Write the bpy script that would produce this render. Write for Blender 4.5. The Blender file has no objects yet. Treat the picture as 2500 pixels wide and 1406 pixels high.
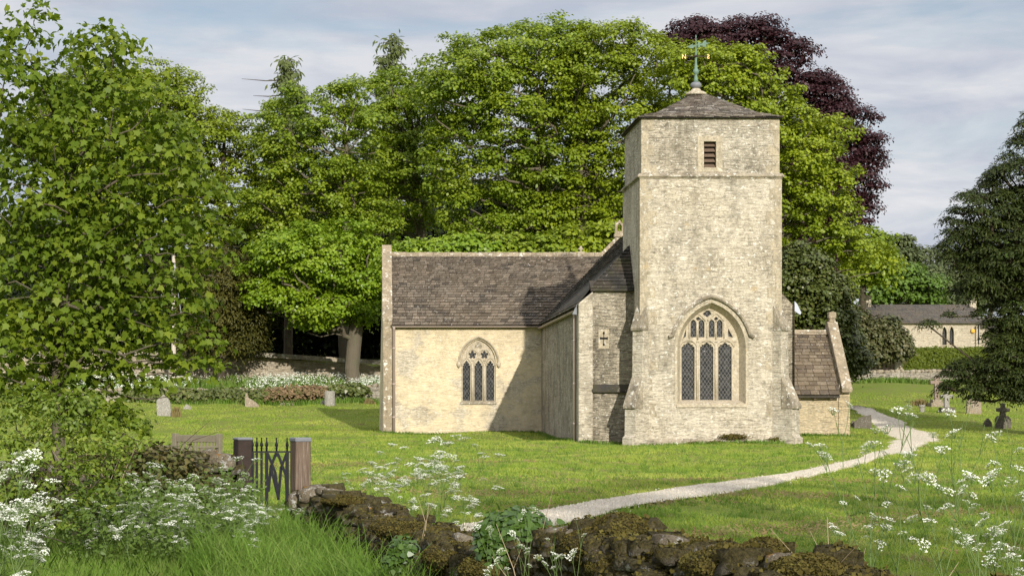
import bpy, math, random
import numpy as np
from mathutils import Vector, Matrix
from mathutils.geometry import tessellate_polygon

random.seed(7)
RNG = np.random.default_rng(11)
SC = bpy.context.scene
COL = SC.collection
# photo geometry: focal length and principal point in photo pixels, eye height
F, CX, CY, EYE = 4500.0, 900.0, 1000.0, 1.6
def wx(px, Z): return (px - CX) * Z / F
def wz(py, Z): return EYE + (CY - py) * Z / F
def P(px, py, Z): return Vector((wx(px, Z), Z, wz(py, Z)))

# ------------------------------------------------------------------ terrain height
_ZT = np.array([-60, 8, 14, 19, 22, 24, 30, 40, 58, 72, 78, 86, 92, 98, 104, 110, 125, 150, 190, 260, 400, 3000.])
_HT = np.array([-1.65, -1.65, -1.6, -1.5, -1.4, -1.3, -1.18, -1.08, -1.08, -0.99, -0.78, -0.33, 0.0, 0.32, 0.95, 1.55, 2.7, 4.4, 8.0, 13, 18, 22.])
_zf = np.linspace(-60, 420, 4801)
_hf = np.interp(_zf, _ZT, _HT)
_k = np.ones(41) / 41.0
_hf = np.convolve(np.pad(_hf, 20, mode='edge'), _k, mode='valid')
def ground(x, z):
    x = np.asarray(x, float); z = np.asarray(z, float)
    h = np.where(z < 420, np.interp(z, _zf, _hf), np.interp(z, _ZT, _HT))
    d = np.clip((z - 18) / 10, 0, 1)
    h = h + d * (0.05 * np.sin(x * 0.55 + z * 0.21) + 0.035 * np.sin(x * 1.13 - z * 0.43 + 1.0))
    h = h + 0.16 * np.exp(-((x - 4.3) / 2.2) ** 2 - ((z - 69.5) / 3.0) ** 2)
    h = h + 0.25 * np.clip((x - 1.2) / 2.0, 0, 1) * np.exp(-((z - 11) / 5.0) ** 2)
    return h + EYE
def G(x, z): return float(ground(x, z))
def ray(px, py, z0=12.0, z1=240.0):
    z = np.linspace(z0, z1, 12000)
    d = (EYE + (CY - py) * z / F) - ground((px - CX) * z / F, z)
    i = np.nonzero(d < 0)[0]
    Z = z[i[0]] if len(i) else z1
    return Vector((wx(px, Z), Z, G(wx(px, Z), Z)))

# ------------------------------------------------------------------ node helpers
class NT:
    def __init__(s, name, disp=False):
        s.m = bpy.data.materials.new(name); s.m.use_nodes = True
        s.t = s.m.node_tree; s.t.nodes.clear()
        s.out = s.t.nodes.new('ShaderNodeOutputMaterial')
    def n(s, typ, ins=None, **props):
        nd = s.t.nodes.new('ShaderNode' + typ)
        for k, v in props.items(): setattr(nd, k, v)
        for k, v in (ins or {}).items():
            sk = nd.inputs[k]
            if isinstance(v, bpy.types.NodeSocket): s.t.links.new(v, sk)
            elif isinstance(v, (tuple, list)) and len(v) == 3 and sk.type == 'RGBA': sk.default_value = (*v, 1)
            else: sk.default_value = v
        return nd
    def obj(s): return s.n('TexCoord').outputs['Object']
    def map(s, v, scale=(1, 1, 1), loc=(0, 0, 0), rot=(0, 0, 0)):
        return s.n('Mapping', {'Vector': v, 'Scale': scale, 'Location': loc, 'Rotation': rot}).outputs[0]
    def noise(s, v, scale, detail=4, rough=0.55, dist=0.0):
        return s.n('TexNoise', {'Vector': v, 'Scale': scale, 'Detail': detail, 'Roughness': rough, 'Distortion': dist}).outputs[0]
    def ramp(s, f, stops, interp='LINEAR'):
        r = s.n('ValToRGB', {'Fac': f}); cr = r.color_ramp; cr.interpolation = interp
        while len(cr.elements) > 1: cr.elements.remove(cr.elements[-1])
        for i, (p, c) in enumerate(stops):
            e = cr.elements[0] if i == 0 else cr.elements.new(p)
            e.position = p
            e.color = (*c, 1) if isinstance(c, (tuple, list)) else (c, c, c, 1)
        return r.outputs[0]
    def mix(s, f, a, b, blend='MIX'):
        m = s.n('MixRGB', blend_type=blend)
        for k, v in (('Fac', f), ('Color1', a), ('Color2', b)):
            if isinstance(v, bpy.types.NodeSocket): s.t.links.new(v, m.inputs[k])
            elif isinstance(v, (tuple, list)): m.inputs[k].default_value = (*v, 1)
            else: m.inputs[k].default_value = v if k == 'Fac' else (v, v, v, 1)
        return m.outputs[0]
    def math(s, op, a, b=0.0):
        m = s.n('Math', operation=op)
        for i, v in enumerate((a, b)):
            if isinstance(v, bpy.types.NodeSocket): s.t.links.new(v, m.inputs[i])
            else: m.inputs[i].default_value = v
        return m.outputs[0]
    def bump(s, h, strength=0.5, dist=0.02, nrm=None):
        ins = {'Height': h, 'Strength': strength, 'Distance': dist}
        if nrm is not None: ins['Normal'] = nrm
        return s.n('Bump', ins).outputs[0]
    def pbsdf(s, col, rough=0.85, nrm=None, spec=0.3, metal=0.0):
        ins = {'Base Color': col, 'Roughness': rough, 'Specular IOR Level': spec, 'Metallic': metal}
        if nrm is not None: ins['Normal'] = nrm
        return s.n('BsdfPrincipled', ins).outputs[0]
    def done(s, sh):
        s.t.links.new(sh, s.out.inputs['Surface']); return s.m

def wallcoord(t):
    o = t.obj(); x = t.n('SeparateXYZ', {'Vector': o})
    u = t.math('ADD', x.outputs[0], t.math('MULTIPLY', x.outputs[1], 0.93))
    return t.n('CombineXYZ', {'X': u, 'Y': x.outputs[2], 'Z': 0.0}).outputs[0], o

def masonry(name, c1, c2, c3, course=0.12, length=0.34, bump=0.8, stain=0.35, lichen=0.5, render_mix=0.0, mortar=(0.27, 0.23, 0.165), seed=0.0, mottle=0.6):
    t = NT(name); uv, o = wallcoord(t)
    o = t.map(o, loc=(seed, seed * 0.7, seed * 0.3))
    wob = t.noise(t.map(uv, (1.2, 3.0, 1)), 1.6, 3)
    wob2 = t.noise(t.map(uv, (3, 8, 1), loc=(5, 2, 0)), 1.5, 3)
    off = t.n('CombineXYZ', {'X': t.math('MULTIPLY', t.math('SUBTRACT', wob2, 0.5), 0.22), 'Y': t.math('ADD', t.math('MULTIPLY', t.math('SUBTRACT', wob, 0.5), 0.32), t.math('MULTIPLY', t.math('SUBTRACT', wob2, 0.5), 0.05)), 'Z': 0.0}).outputs[0]
    v = t.n('VectorMath', {0: uv, 1: off}, operation='ADD').outputs[0]
    br = t.n('TexBrick', {'Vector': v, 'Color1': c1, 'Color2': c2, 'Mortar': mortar, 'Scale': 1.0, 'Mortar Size': 0.008, 'Mortar Smooth': 0.7, 'Bias': 0.1, 'Brick Width': length, 'Row Height': course}, offset=0.43, squash=0.7, squash_frequency=3)
    col = br.outputs['Color']; hgt = t.math('SUBTRACT', 1.0, br.outputs['Fac'])
    streak = t.noise(t.map(o, (2.2, 2.2, 11.0)), 2.2, 6, 0.68)
    fine = t.noise(t.map(o, (1, 1, 2.2)), 13.0, 6, 0.7)
    col = t.mix(t.ramp(t.noise(t.map(o, (1, 1, 1.6)), 0.7, 4), [(0.35, 0.0), (0.7, 0.85)]), col, c3)
    col = t.mix(t.ramp(fine, [(0.30, 0.75), (0.62, 0.0)]), col, t.mix(0.6, col, (0.10, 0.085, 0.06)))
    crack = t.noise(t.map(o, (1.5, 1.5, 13.0), loc=(4, 4, 4)), 2.2, 7, 0.72, 0.25)
    ck = t.ramp(crack, [(0.37, 1.0), (0.45, 0.0)])
    col = t.mix(t.math('MULTIPLY', ck, 0.35 + 0.35 * mottle), col, (0.13, 0.105, 0.07))
    col = t.mix(t.ramp(streak, [(0.55, 0.0), (0.68, 0.45)]), col, (0.66, 0.60, 0.47))
    if render_mix > 0:
        rm = t.ramp(t.noise(t.map(o, (1, 1, 1.3), loc=(3, 1, 8)), 0.85, 3), [(0.60 - render_mix * 0.35, 0.0), (0.66 - render_mix * 0.3, 1.0)])
        col = t.mix(t.math('MULTIPLY', rm, 0.8), col, (0.66, 0.55, 0.36)); hgt = t.math('MULTIPLY', hgt, t.math('SUBTRACT', 1.0, t.math('MULTIPLY', rm, 0.85)))
    # weather stains and lichens, with shapes of their own
    mt = t.noise(t.map(o, (1, 1, 2.0), loc=(6, 2, 9)), 3.4, 7, 0.8)
    col = t.mix(t.ramp(mt, [(0.40, mottle), (0.52, 0.0)]), col, t.mix(0.55, col, (0.12, 0.105, 0.075)))
    st = t.ramp(t.noise(t.map(o, (1.3, 1.3, 0.55), loc=(7, 3, 1)), 0.9, 6, 0.72), [(0.47, 0.0), (0.70, 1.0)])
    col = t.mix(t.math('MULTIPLY', st, stain), col, (0.10, 0.085, 0.06))
    st2 = t.ramp(t.noise(t.map(o, (1, 1, 1), loc=(1, 9, 4)), 2.6, 7, 0.75), [(0.55, 0.0), (0.66, 1.0)])
    col = t.mix(t.math('MULTIPLY', st2, stain * 0.9), col, (0.11, 0.10, 0.075))
    li = t.ramp(t.noise(t.map(o, (1, 1, 1), loc=(2, 2, 2)), 9.0, 5, 0.75), [(0.58, 0.0), (0.63, 1.0)])
    col = t.mix(t.math('MULTIPLY', li, lichen), col, (0.68, 0.65, 0.57))
    oc = t.ramp(t.noise(t.map(o, (1, 1, 1), loc=(8, 5, 2)), 1.3, 6, 0.7), [(0.66, 0.0), (0.72, 1.0)])
    col = t.mix(t.math('MULTIPLY', oc, 0.35), col, (0.42, 0.25, 0.05))
    h = t.math('ADD', t.math('MULTIPLY', hgt, 0.3), t.math('ADD', t.math('SUBTRACT', t.math('MULTIPLY', streak, 1.3), t.math('MULTIPLY', ck, 0.5)), t.math('MULTIPLY', fine, 0.45)))
    return t.done(t.pbsdf(col, 0.92, t.bump(h, bump, 0.05), 0.15))

def ashlar(name, c1, c2, stain=0.3, bump=0.35, lichen=0.5):
    t = NT(name); o = t.obj()
    n1 = t.noise(o, 1.7, 5, 0.6); n2 = t.noise(o, 16, 5, 0.7); n3 = t.noise(t.map(o, loc=(2, 8, 5)), 5.0, 6, 0.75)
    col = t.mix(n1, c1, c2)
    col = t.mix(t.ramp(n2, [(0.32, 0.6), (0.6, 0.0)]), col, (0.15, 0.125, 0.085))
    st = t.ramp(t.noise(t.map(o, (1, 1, 0.6), loc=(4, 4, 4)), 2.2, 6, 0.75), [(0.46, 0.0), (0.62, 1.0)])
    col = t.mix(t.math('MULTIPLY', st, stain), col, (0.115, 0.10, 0.075))
    col = t.mix(t.math('MULTIPLY', t.ramp(n3, [(0.54, 0.0), (0.62, 1.0)]), stain), col, (0.10, 0.09, 0.07))
    li = t.ramp(t.noise(t.map(o, loc=(9, 1, 1)), 6, 5, 0.72), [(0.575, 0.0), (0.615, 1.0)])
    col = t.mix(t.math('MULTIPLY', li, lichen), col, (0.66, 0.64, 0.57))
    oc = t.ramp(t.noise(t.map(o, loc=(1, 6, 7)), 3.0, 5, 0.7), [(0.64, 0.0), (0.69, 1.0)])
    col = t.mix(t.math('MULTIPLY', oc, 0.5 * lichen), col, (0.42, 0.25, 0.05))
    return t.done(t.pbsdf(col, 0.92, t.bump(t.math('ADD', n2, n3), bump, 0.03), 0.15))

def slatemat(name, cols, lichen=0.5, moss=0.0):
    t = NT(name); o = t.obj()
    r = t.n('NewGeometry').outputs['Random Per Island']
    col = t.ramp(r, [(i / (len(cols) - 1), c) for i, c in enumerate(cols)])
    n2 = t.noise(o, 14, 5, 0.7); n1 = t.noise(o, 1.2, 4)
    col = t.mix(t.ramp(n2, [(0.3, 0.5), (0.7, 0.0)]), col, (0.02, 0.018, 0.015))
    col = t.mix(t.ramp(n1, [(0.4, 0.0), (0.75, 0.35)]), col, (0.16, 0.115, 0.07))
    li = t.ramp(t.noise(t.map(o, loc=(3, 7, 1)), 9.0, 6, 0.8), [(0.60, 0.0), (0.64, 1.0)])
    col = t.mix(t.math('MULTIPLY', li, lichen), col, (0.55, 0.52, 0.46))
    if moss: col = t.mix(t.ramp(t.noise(t.map(o, loc=(1, 1, 5)), 2.0, 5, 0.7), [(0.45, 0.0), (0.6, moss)]), col, (0.05, 0.05, 0.02))
    return t.done(t.pbsdf(col, 0.9, t.bump(n2, 0.5, 0.015), 0.2))

def leafmat(name, cols, trans=0.35, clump=0.35, clumpcol=(0.05, 0.10, 0.01), scale=0.5, rough=0.5, spec=0.3, tcol=(0.25, 0.42, 0.03)):
    t = NT(name); o = t.obj()
    r = t.n('NewGeometry').outputs['Random Per Island']
    col = t.ramp(r, [(i / (len(cols) - 1), c) for i, c in enumerate(cols)])
    col = t.mix(t.ramp(t.noise(o, scale, 3), [(0.35, 0.0), (0.65, clump)]), col, clumpcol)
    a = t.pbsdf(col, rough, None, spec)
    b = t.n('BsdfTranslucent', {'Color': t.mix(0.6, col, tcol)}).outputs[0]
    return t.done(t.n('MixShader', {0: trans, 1: a, 2: b}).outputs[0])

def barkmat(name, c1, c2):
    t = NT(name); o = t.obj()
    n = t.noise(t.map(o, (3, 3, 0.7)), 5, 6, 0.7)
    col = t.mix(n, c1, c2)
    col = t.mix(t.ramp(t.noise(o, 2.2, 4), [(0.5, 0.0), (0.7, 0.5)]), col, (0.10, 0.11, 0.06))
    return t.done(t.pbsdf(col, 0.95, t.bump(n, 0.8, 0.05), 0.1))

def plain(name, c, rough=0.7, var=0.25, scale=6.0, spec=0.3, metal=0.0, bump=0.1):
    t = NT(name); o = t.obj(); n = t.noise(o, scale, 5, 0.65)
    col = t.mix(t.ramp(n, [(0.3, var), (0.7, 0.0)]), c, tuple(x * 0.35 for x in c))
    return t.done(t.pbsdf(col, rough, t.bump(n, bump, 0.01), spec, metal))

# ------------------------------------------------------------------ object helpers
def tag(o, label=None, cat=None, group=None, kind=None):
    for k, v in (('label', label), ('category', cat), ('group', group), ('kind', kind)):
        if v: o[k] = v
    return o
def link(name, me, mat=None, parent=None, loc=None):
    o = bpy.data.objects.new(name, me); COL.objects.link(o)
    if mat and me: me.materials.append(mat)
    if parent:
        o.parent = parent
        if parent in WORLD: o.matrix_parent_inverse = Matrix.Translation(-parent.location)
    if loc is not None: o.location = loc
    return o
WORLD = []      # empties whose parts are modelled in world coordinates
def empty(name, loc, label, cat, group=None, rz=0.0, world=True):
    o = bpy.data.objects.new(name, None); COL.objects.link(o); o.location = loc; o.rotation_euler = (0, 0, rz)
    o.empty_display_size = 0.2
    if world: WORLD.append(o)
    return tag(o, label, cat, group)
def npmesh(name, V, k, mat=None, parent=None, faces=None, smooth=False):
    """V: n x 3 points; faces of k consecutive points each, or an m x k index array."""
    V = np.asarray(V, np.float32).reshape(-1, 3)
    if faces is None: faces = np.arange(len(V), dtype=np.int32).reshape(-1, k)
    faces = np.asarray(faces, np.int32)
    m = len(faces); me = bpy.data.meshes.new(name)
    me.vertices.add(len(V)); me.vertices.foreach_set('co', V.ravel())
    me.loops.add(m * k); me.loops.foreach_set('vertex_index', faces.ravel())
    me.polygons.add(m); me.polygons.foreach_set('loop_start', np.arange(0, m * k, k, dtype=np.int32))
    me.polygons.foreach_set('loop_total', np.full(m, k, np.int32))
    if smooth: me.polygons.foreach_set('use_smooth', np.ones(m, bool))
    me.update(calc_edges=True); me.validate()
    return link(name, me, mat, parent)
def copy_tree(o, parent=None):
    c = o.copy(); COL.objects.link(c)
    if parent: c.parent = parent
    for ch in list(o.children): copy_tree(ch, c)
    return c

class MB:
    def __init__(s): s.v = []; s.f = []
    def add(s, vs, fs):
        b = len(s.v); s.v += [tuple(v) for v in vs]; s.f += [tuple(b + i for i in f) for f in fs]; return s
    def box(s, a, b, M=None):
        x0, y0, z0 = a; x1, y1, z1 = b
        vs = [Vector(p) for p in ((x0, y0, z0), (x1, y0, z0), (x1, y1, z0), (x0, y1, z0), (x0, y0, z1), (x1, y0, z1), (x1, y1, z1), (x0, y1, z1))]
        if M is not None: vs = [M @ v for v in vs]
        return s.add(vs, [(0, 3, 2, 1), (4, 5, 6, 7), (0, 1, 5, 4), (1, 2, 6, 5), (2, 3, 7, 6), (3, 0, 4, 7)])
    def prism(s, poly, dvec, holes=()):
        """closed 3D polygon (with holes) pushed along dvec."""
        poly = [Vector(p) for p in poly]; holes = [[Vector(p) for p in h] for h in holes]; d = Vector(dvec)
        loops = [poly] + holes; allp = [p for l in loops for p in l]; n = len(allp)
        tris = tessellate_polygon(loops)
        fs = [tuple(t) for t in tris] + [tuple(i + n for i in reversed(t)) for t in tris]
        b = 0
        for l in loops:
            m = len(l)
            for i in range(m): fs.append((b + i, b + (i + 1) % m, n + b + (i + 1) % m, n + b + i))
            b += m
        return s.add(allp + [p + d for p in allp], fs)
    def face(s, pts): return s.add(pts, [tuple(range(len(pts)))])
    def sheet(s, poly, holes=()):
        loops = [[Vector(p) for p in poly]] + [[Vector(p) for p in h] for h in holes]
        return s.add([p for l in loops for p in l], [tuple(t) for t in tessellate_polygon(loops)])
    def tube(s, pts, r, n=8, cap=True):
        pts = [Vector(p) for p in pts]; rs = r if isinstance(r, (list, tuple)) else [r] * len(pts)
        b = []; ref = None
        for i, p in enumerate(pts):
            d = (pts[min(i + 1, len(pts) - 1)] - pts[max(i - 1, 0)]).normalized()
            if ref is None: ref = d.orthogonal().normalized()
            u = (ref - d * ref.dot(d)); u = u.normalized() if u.length > 1e-6 else d.orthogonal().normalized(); ref = u
            w = d.cross(u)
            b.append([p + (u * math.cos(2 * math.pi * k / n) + w * math.sin(2 * math.pi * k / n)) * rs[i] for k in range(n)])
        vs = [v for ring in b for v in ring]; fs = []
        for i in range(len(pts) - 1):
            for k in range(n): fs.append((i * n + k, i * n + (k + 1) % n, (i + 1) * n + (k + 1) % n, (i + 1) * n + k))
        if cap: fs += [tuple(reversed(range(n))), tuple((len(pts) - 1) * n + k for k in range(n))]
        return s.add(vs, fs)
    def lathe(s, prof, c, n=16):
        c = Vector(c); vs = []; fs = []
        for r, z in prof:
            for k in range(n): vs.append(c + Vector((r * math.cos(2 * math.pi * k / n), r * math.sin(2 * math.pi * k / n), z)))
        for i in range(len(prof) - 1):
            for k in range(n): fs.append((i * n + k, i * n + (k + 1) % n, (i + 1) * n + (k + 1) % n, (i + 1) * n + k))
        fs += [tuple(reversed(range(n))), tuple((len(prof) - 1) * n + k for k in range(n))]
        return s.add(vs, fs)
    def sweep(s, pts, prof, up=(0, -1, 0)):
        """profile (side, out) carried along a path that lies in a plane whose normal is up."""
        pts = [Vector(p) for p in pts]; upv = Vector(up); vs = []; m = len(prof)
        for i, p in enumerate(pts):
            d = (pts[min(i + 1, len(pts) - 1)] - pts[max(i - 1, 0)]).normalized(); sd = d.cross(upv).normalized()
            for a, b in prof: vs.append(p + sd * a + upv * b)
        fs = []
        for i in range(len(pts) - 1):
            for k in range(m): fs.append((i * m + k, i * m + (k + 1) % m, (i + 1) * m + (k + 1) % m, (i + 1) * m + k))
        fs += [tuple(reversed(range(m))), tuple((len(pts) - 1) * m + k for k in range(m))]
        return s.add(vs, fs)
    def build(s, name, mat, parent=None, smooth=False, bevel=0.0, fix=True):
        me = bpy.data.meshes.new(name); me.from_pydata(s.v, [], s.f)
        if fix:
            import bmesh
            bm = bmesh.new(); bm.from_mesh(me); bmesh.ops.recalc_face_normals(bm, faces=bm.faces); bm.to_mesh(me); bm.free()
        if smooth:
            for p in me.polygons: p.use_smooth = True
        o = link(name, me, mat, parent)
        if bevel:
            b = o.modifiers.new('edges', 'BEVEL'); b.width = bevel; b.segments = 1; b.limit_method = 'ANGLE'
        return o

# ------------------------------------------------------------------ materials
M = {}
M['tower'] = masonry('tower_rubble', (0.615, 0.545, 0.42), (0.53, 0.465, 0.355), (0.65, 0.59, 0.475), 0.115, 0.38, 0.62, 0.6, 0.95, mottle=.42)
M['tower_top'] = masonry('tower_top_rubble', (0.54, 0.48, 0.375), (0.45, 0.395, 0.305), (0.59, 0.54, 0.44), 0.10, 0.33, 0.75, 0.8, 1.0, seed=3.1, mottle=.6)
M['nave'] = masonry('nave_rubble', (0.50, 0.435, 0.32), (0.36, 0.315, 0.235), (0.56, 0.50, 0.39), 0.11, 0.34, 1.0, 0.85, 0.9, seed=5.0)
M['trans'] = masonry('transept_rubble', (0.645, 0.56, 0.415), (0.54, 0.465, 0.34), (0.67, 0.60, 0.465), 0.10, 0.36, 0.6, 0.26, 0.6, 0.6, seed=9.0, mottle=.35)
M['porch'] = masonry('porch_rubble', (0.60, 0.48, 0.29), (0.50, 0.40, 0.25), (0.62, 0.52, 0.35), 0.10, 0.34, 0.65, 0.10, 0.35, seed=12.0)
M['ashlar'] = ashlar('dressed_stone', (0.52, 0.455, 0.335), (0.44, 0.38, 0.275), 0.35, .35, .5)
M['quoin'] = ashlar('quoin_stone', (0.49, 0.425, 0.31), (0.41, 0.35, 0.25), 0.45, .5, .5)
M['tracery'] = ashlar('tracery_stone', (0.54, 0.475, 0.365), (0.47, 0.40, 0.285), 0.2, .3, .3)
M['weathered'] = ashlar('weathered_stone', (0.42, 0.37, 0.28), (0.31, 0.265, 0.195), 0.7, .6, .8)
M['coping'] = ashlar('lichened_coping', (0.38, 0.315, 0.225), (0.31, 0.245, 0.16), 0.45, .5, .9)
M['slate'] = slatemat('stone_slates', [(0.10, 0.082, 0.062), (0.17, 0.14, 0.105), (0.06, 0.05, 0.04), (0.23, 0.19, 0.145), (0.13, 0.105, 0.08)], 0.85)
M['slate_porch'] = slatemat('porch_slates', [(0.15, 0.115, 0.075), (0.21, 0.165, 0.11), (0.11, 0.085, 0.06), (0.25, 0.20, 0.14), (0.07, 0.058, 0.046)], 0.5)
M['slate_tower'] = slatemat('tower_slates', [(0.10, 0.085, 0.07), (0.24, 0.21, 0.18), (0.045, 0.04, 0.034), (0.36, 0.33, 0.29), (0.13, 0.11, 0.09)], 1.0)
M['slate_dark'] = slatemat('dark_slates', [(0.035, 0.033, 0.031), (0.05, 0.047, 0.043), (0.028, 0.027, 0.026)], 0.35, 0.5)
M['cottage_slate'] = slatemat('cottage_slates', [(0.10, 0.095, 0.09), (0.13, 0.115, 0.095), (0.08, 0.078, 0.075)], 0.1)
M['pipe'] = plain('painted_pipe', (0.36, 0.29, 0.25), 0.6, 0.15)
M['iron'] = plain('black_iron', (0.006, 0.007, 0.011), 0.55, 0.2, 20, 0.2)
M['lead'] = plain('lead_cap', (0.18, 0.19, 0.21), 0.55, 0.3, 12, 0.4)
M['verdigris'] = plain('verdigris', (0.15, 0.235, 0.185), 0.7, 0.35, 9)
M['darkmetal'] = plain('dark_metal', (0.05, 0.035, 0.03), 0.6, 0.2)
M['gilt'] = plain('gilt', (0.55, 0.33, 0.09), 0.45, 0.2, 9, 0.5, 0.3)
M['void'] = plain('dark_void', (0.008, 0.008, 0.008), 0.9, 0.1)
M['louvre'] = plain('louvre_wood', (0.17, 0.12, 0.085), 0.85, 0.4, 14)
M['silver_gutter'] = plain('pale_gutter', (0.40, 0.43, 0.50), 0.4, 0.1)
def glassmat(name, quarry, lead, saddle=None, ellip=1.5):
    t = NT(name); o = t.obj(); x = t.n('SeparateXYZ', {'Vector': o})
    u = t.math('MULTIPLY', x.outputs[0], 1.0 / quarry); w = t.math('MULTIPLY', x.outputs[2], 1.0 / (quarry * ellip))
    a = t.math('ABSOLUTE', t.math('SUBTRACT', t.math('FRACT', t.math('ADD', u, w)), 0.5))
    b = t.math('ABSOLUTE', t.math('SUBTRACT', t.math('FRACT', t.math('SUBTRACT', u, w)), 0.5))
    m = t.math('LESS_THAN', t.math('MINIMUM', a, b), lead)
    pane = t.n('TexWhiteNoise', {'Vector': t.n('CombineXYZ', {'X': t.math('FLOOR', t.math('ADD', u, w)), 'Y': t.math('FLOOR', t.math('SUBTRACT', u, w)), 'Z': 0.0}).outputs[0]}).outputs['Value']
    col = t.mix(pane, (0.005, 0.006, 0.008), (0.05, 0.05, 0.048))
    col = t.mix(m, col, (0.085, 0.083, 0.08))
    if saddle:
        sb = t.math('LESS_THAN', t.math('FRACT', t.math('MULTIPLY', x.outputs[2], 1.0 / saddle)), 0.09)
        col = t.mix(sb, col, (0.015, 0.015, 0.016)); m = t.math('MAXIMUM', m, sb)
    rough = t.math('ADD', t.math('MULTIPLY', m, 0.5), 0.12)
    nb = t.bump(t.math('ADD', pane, t.noise(o, 6, 2)), 0.6, 0.03)
    return t.done(t.n('BsdfPrincipled', {'Base Color': col, 'Roughness': rough, 'Normal': nb, 'Specular IOR Level': 0.4}).outputs[0])
M['glass_big'] = glassmat('leaded_glass', 0.115, 0.085, 0.253)
M['glass_small'] = glassmat('leaded_glass_fine', 0.125, 0.055, None)

# ------------------------------------------------------------------ arch outlines
def pointed(cx, half, spring, rise, n=10):
    """half arch points (px) from the right springing over the apex to the left springing."""
    if rise >= half: c = (rise * rise - half * half) / (2 * half); R = half + c; f = lambda a: (-c + R * math.cos(a), R * math.sin(a)); a1 = math.acos(c / R)
    else: f = lambda a: (half * math.cos(a), rise * math.sin(a)); a1 = math.pi / 2
    right = [f(a1 * i / n) for i in range(n + 1)]
    pts = [(cx + x, spring - y) for x, y in right] + [(cx - x, spring - y) for x, y in reversed(right[:-1])]
    return pts
def archpoly(cx, half, sill, spring, rise, n=10):
    return [(cx - half, sill), (cx + half, sill)] + pointed(cx, half, spring, rise, n)
def cusped(cx, half, sill, spring, rise, cusps=True):
    """one light: straight sides and an ogee, cusped head."""
    r = []
    prof = [(1.0, 0.0), (0.97, 0.18), (0.62, 0.22), (0.80, 0.42), (0.66, 0.58), (0.34, 0.52), (0.36, 0.72), (0.14, 0.84), (0.0, 1.0)] if cusps else [(1, 0), (0.95, 0.3), (0.72, 0.6), (0.38, 0.85), (0, 1.0)]
    r = [(cx + half * a, spring - rise * b) for a, b in prof]
    l = [(cx - half * a, spring - rise * b) for a, b in reversed(prof[:-1])]
    return [(cx - half, sill), (cx + half, sill)] + r + l
def foil(cx, cy, r, n=5, rot=0.0):
    pts = []
    for i in range(n):
        a = rot + 2 * math.pi * i / n
        for da, rr in ((-0.45, 0.55), (-0.28, 0.92), (0, 1.0), (0.28, 0.92), (0.45, 0.55)):
            pts.append((cx + r * rr * math.sin(a + da * 2 * math.pi / n), cy - r * rr * math.cos(a + da * 2 * math.pi / n)))
    return pts
def lift(poly, Z, Zs=None):
    """photo outline (measured on the plane at Zs) as points of the real plane y = Z."""
    return [P(x, y, Zs or Z).to_tuple()[0:1] + (Z,) + P(x, y, Zs or Z).to_tuple()[2:3] for x, y in poly]

# ------------------------------------------------------------------ church
ZT, ZB = 58.2, 62.1
church = empty('stone_church', (10.3, 65, EYE - 1.05), 'small stone church with a square tower and a large traceried window', 'church')
zg = EYE - 1.9
E = EYE
def slate_roof(name, mat, parent, A, B, C, D, course=0.17, width=0.24, thick=0.025, dim=0.6, seed=1, jit=0.012):
    """stone slates in diminishing courses on the quad A (eave left) B (eave right) C (top right) D (top left)."""
    rg = np.random.default_rng(seed); A, B, C, D = map(Vector, (A, B, C, D)); V = []; Fq = []
    nrm = (B - A).cross(D - A).normalized()
    if nrm.z < 0: nrm = -nrm
    H = ((D - A).length + (C - B).length) / 2; t = 0.0; rows = []
    while t < 1.0:
        h = course * (1.0 - (1 - dim) * t) / H; rows.append((t, min(t + h * 1.55, 1.0 + 0.3 * h))); t += h
    for i, (t0, t1) in enumerate(rows):
        l0, r0 = A.lerp(D, t0), B.lerp(C, t0); l1, r1 = A.lerp(D, min(t1, 1)), B.lerp(C, min(t1, 1))
        L = (r0 - l0).length; s = -rg.random() * width
        while s < L:
            w = width * (0.65 + 0.8 * rg.random()) * (1.0 - 0.3 * t0)
            a, b = max(s, 0) / max(L, 1e-4), min(s + w - 0.016, L) / max(L, 1e-4); s += w
            if b - a < 1e-3: continue
            up = thick * (1.35 + 0.5 * rg.random()); o = (rg.random(4) - 0.5) * jit
            d0 = (l0 - A).normalized() * float(o[0]) if t0 > 0 else Vector((0, 0, 0))
            p = [l0.lerp(r0, a) + nrm * (up + o[1]) - (D - A).normalized() * abs(float(o[3])), l0.lerp(r0, b) + nrm * (up + o[2]) - (D - A).normalized() * abs(float(o[3])), l1.lerp(r1, b) + nrm * 0.006, l1.lerp(r1, a) + nrm * 0.006]
            q = [v - nrm * thick for v in p[:2]]
            k = len(V); V += [*p, *q]
            Fq += [(k, k + 1, k + 2, k + 3), (k + 4, k + 5, k + 1, k), (k, k + 3, k + 4, k + 4), (k + 1, k + 5, k + 2, k + 2)]
    me = bpy.data.meshes.new(name); me.from_pydata([v.to_tuple() for v in V], [], [tuple(dict.fromkeys(f)) for f in Fq])
    return link(name, me, mat, parent)

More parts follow.
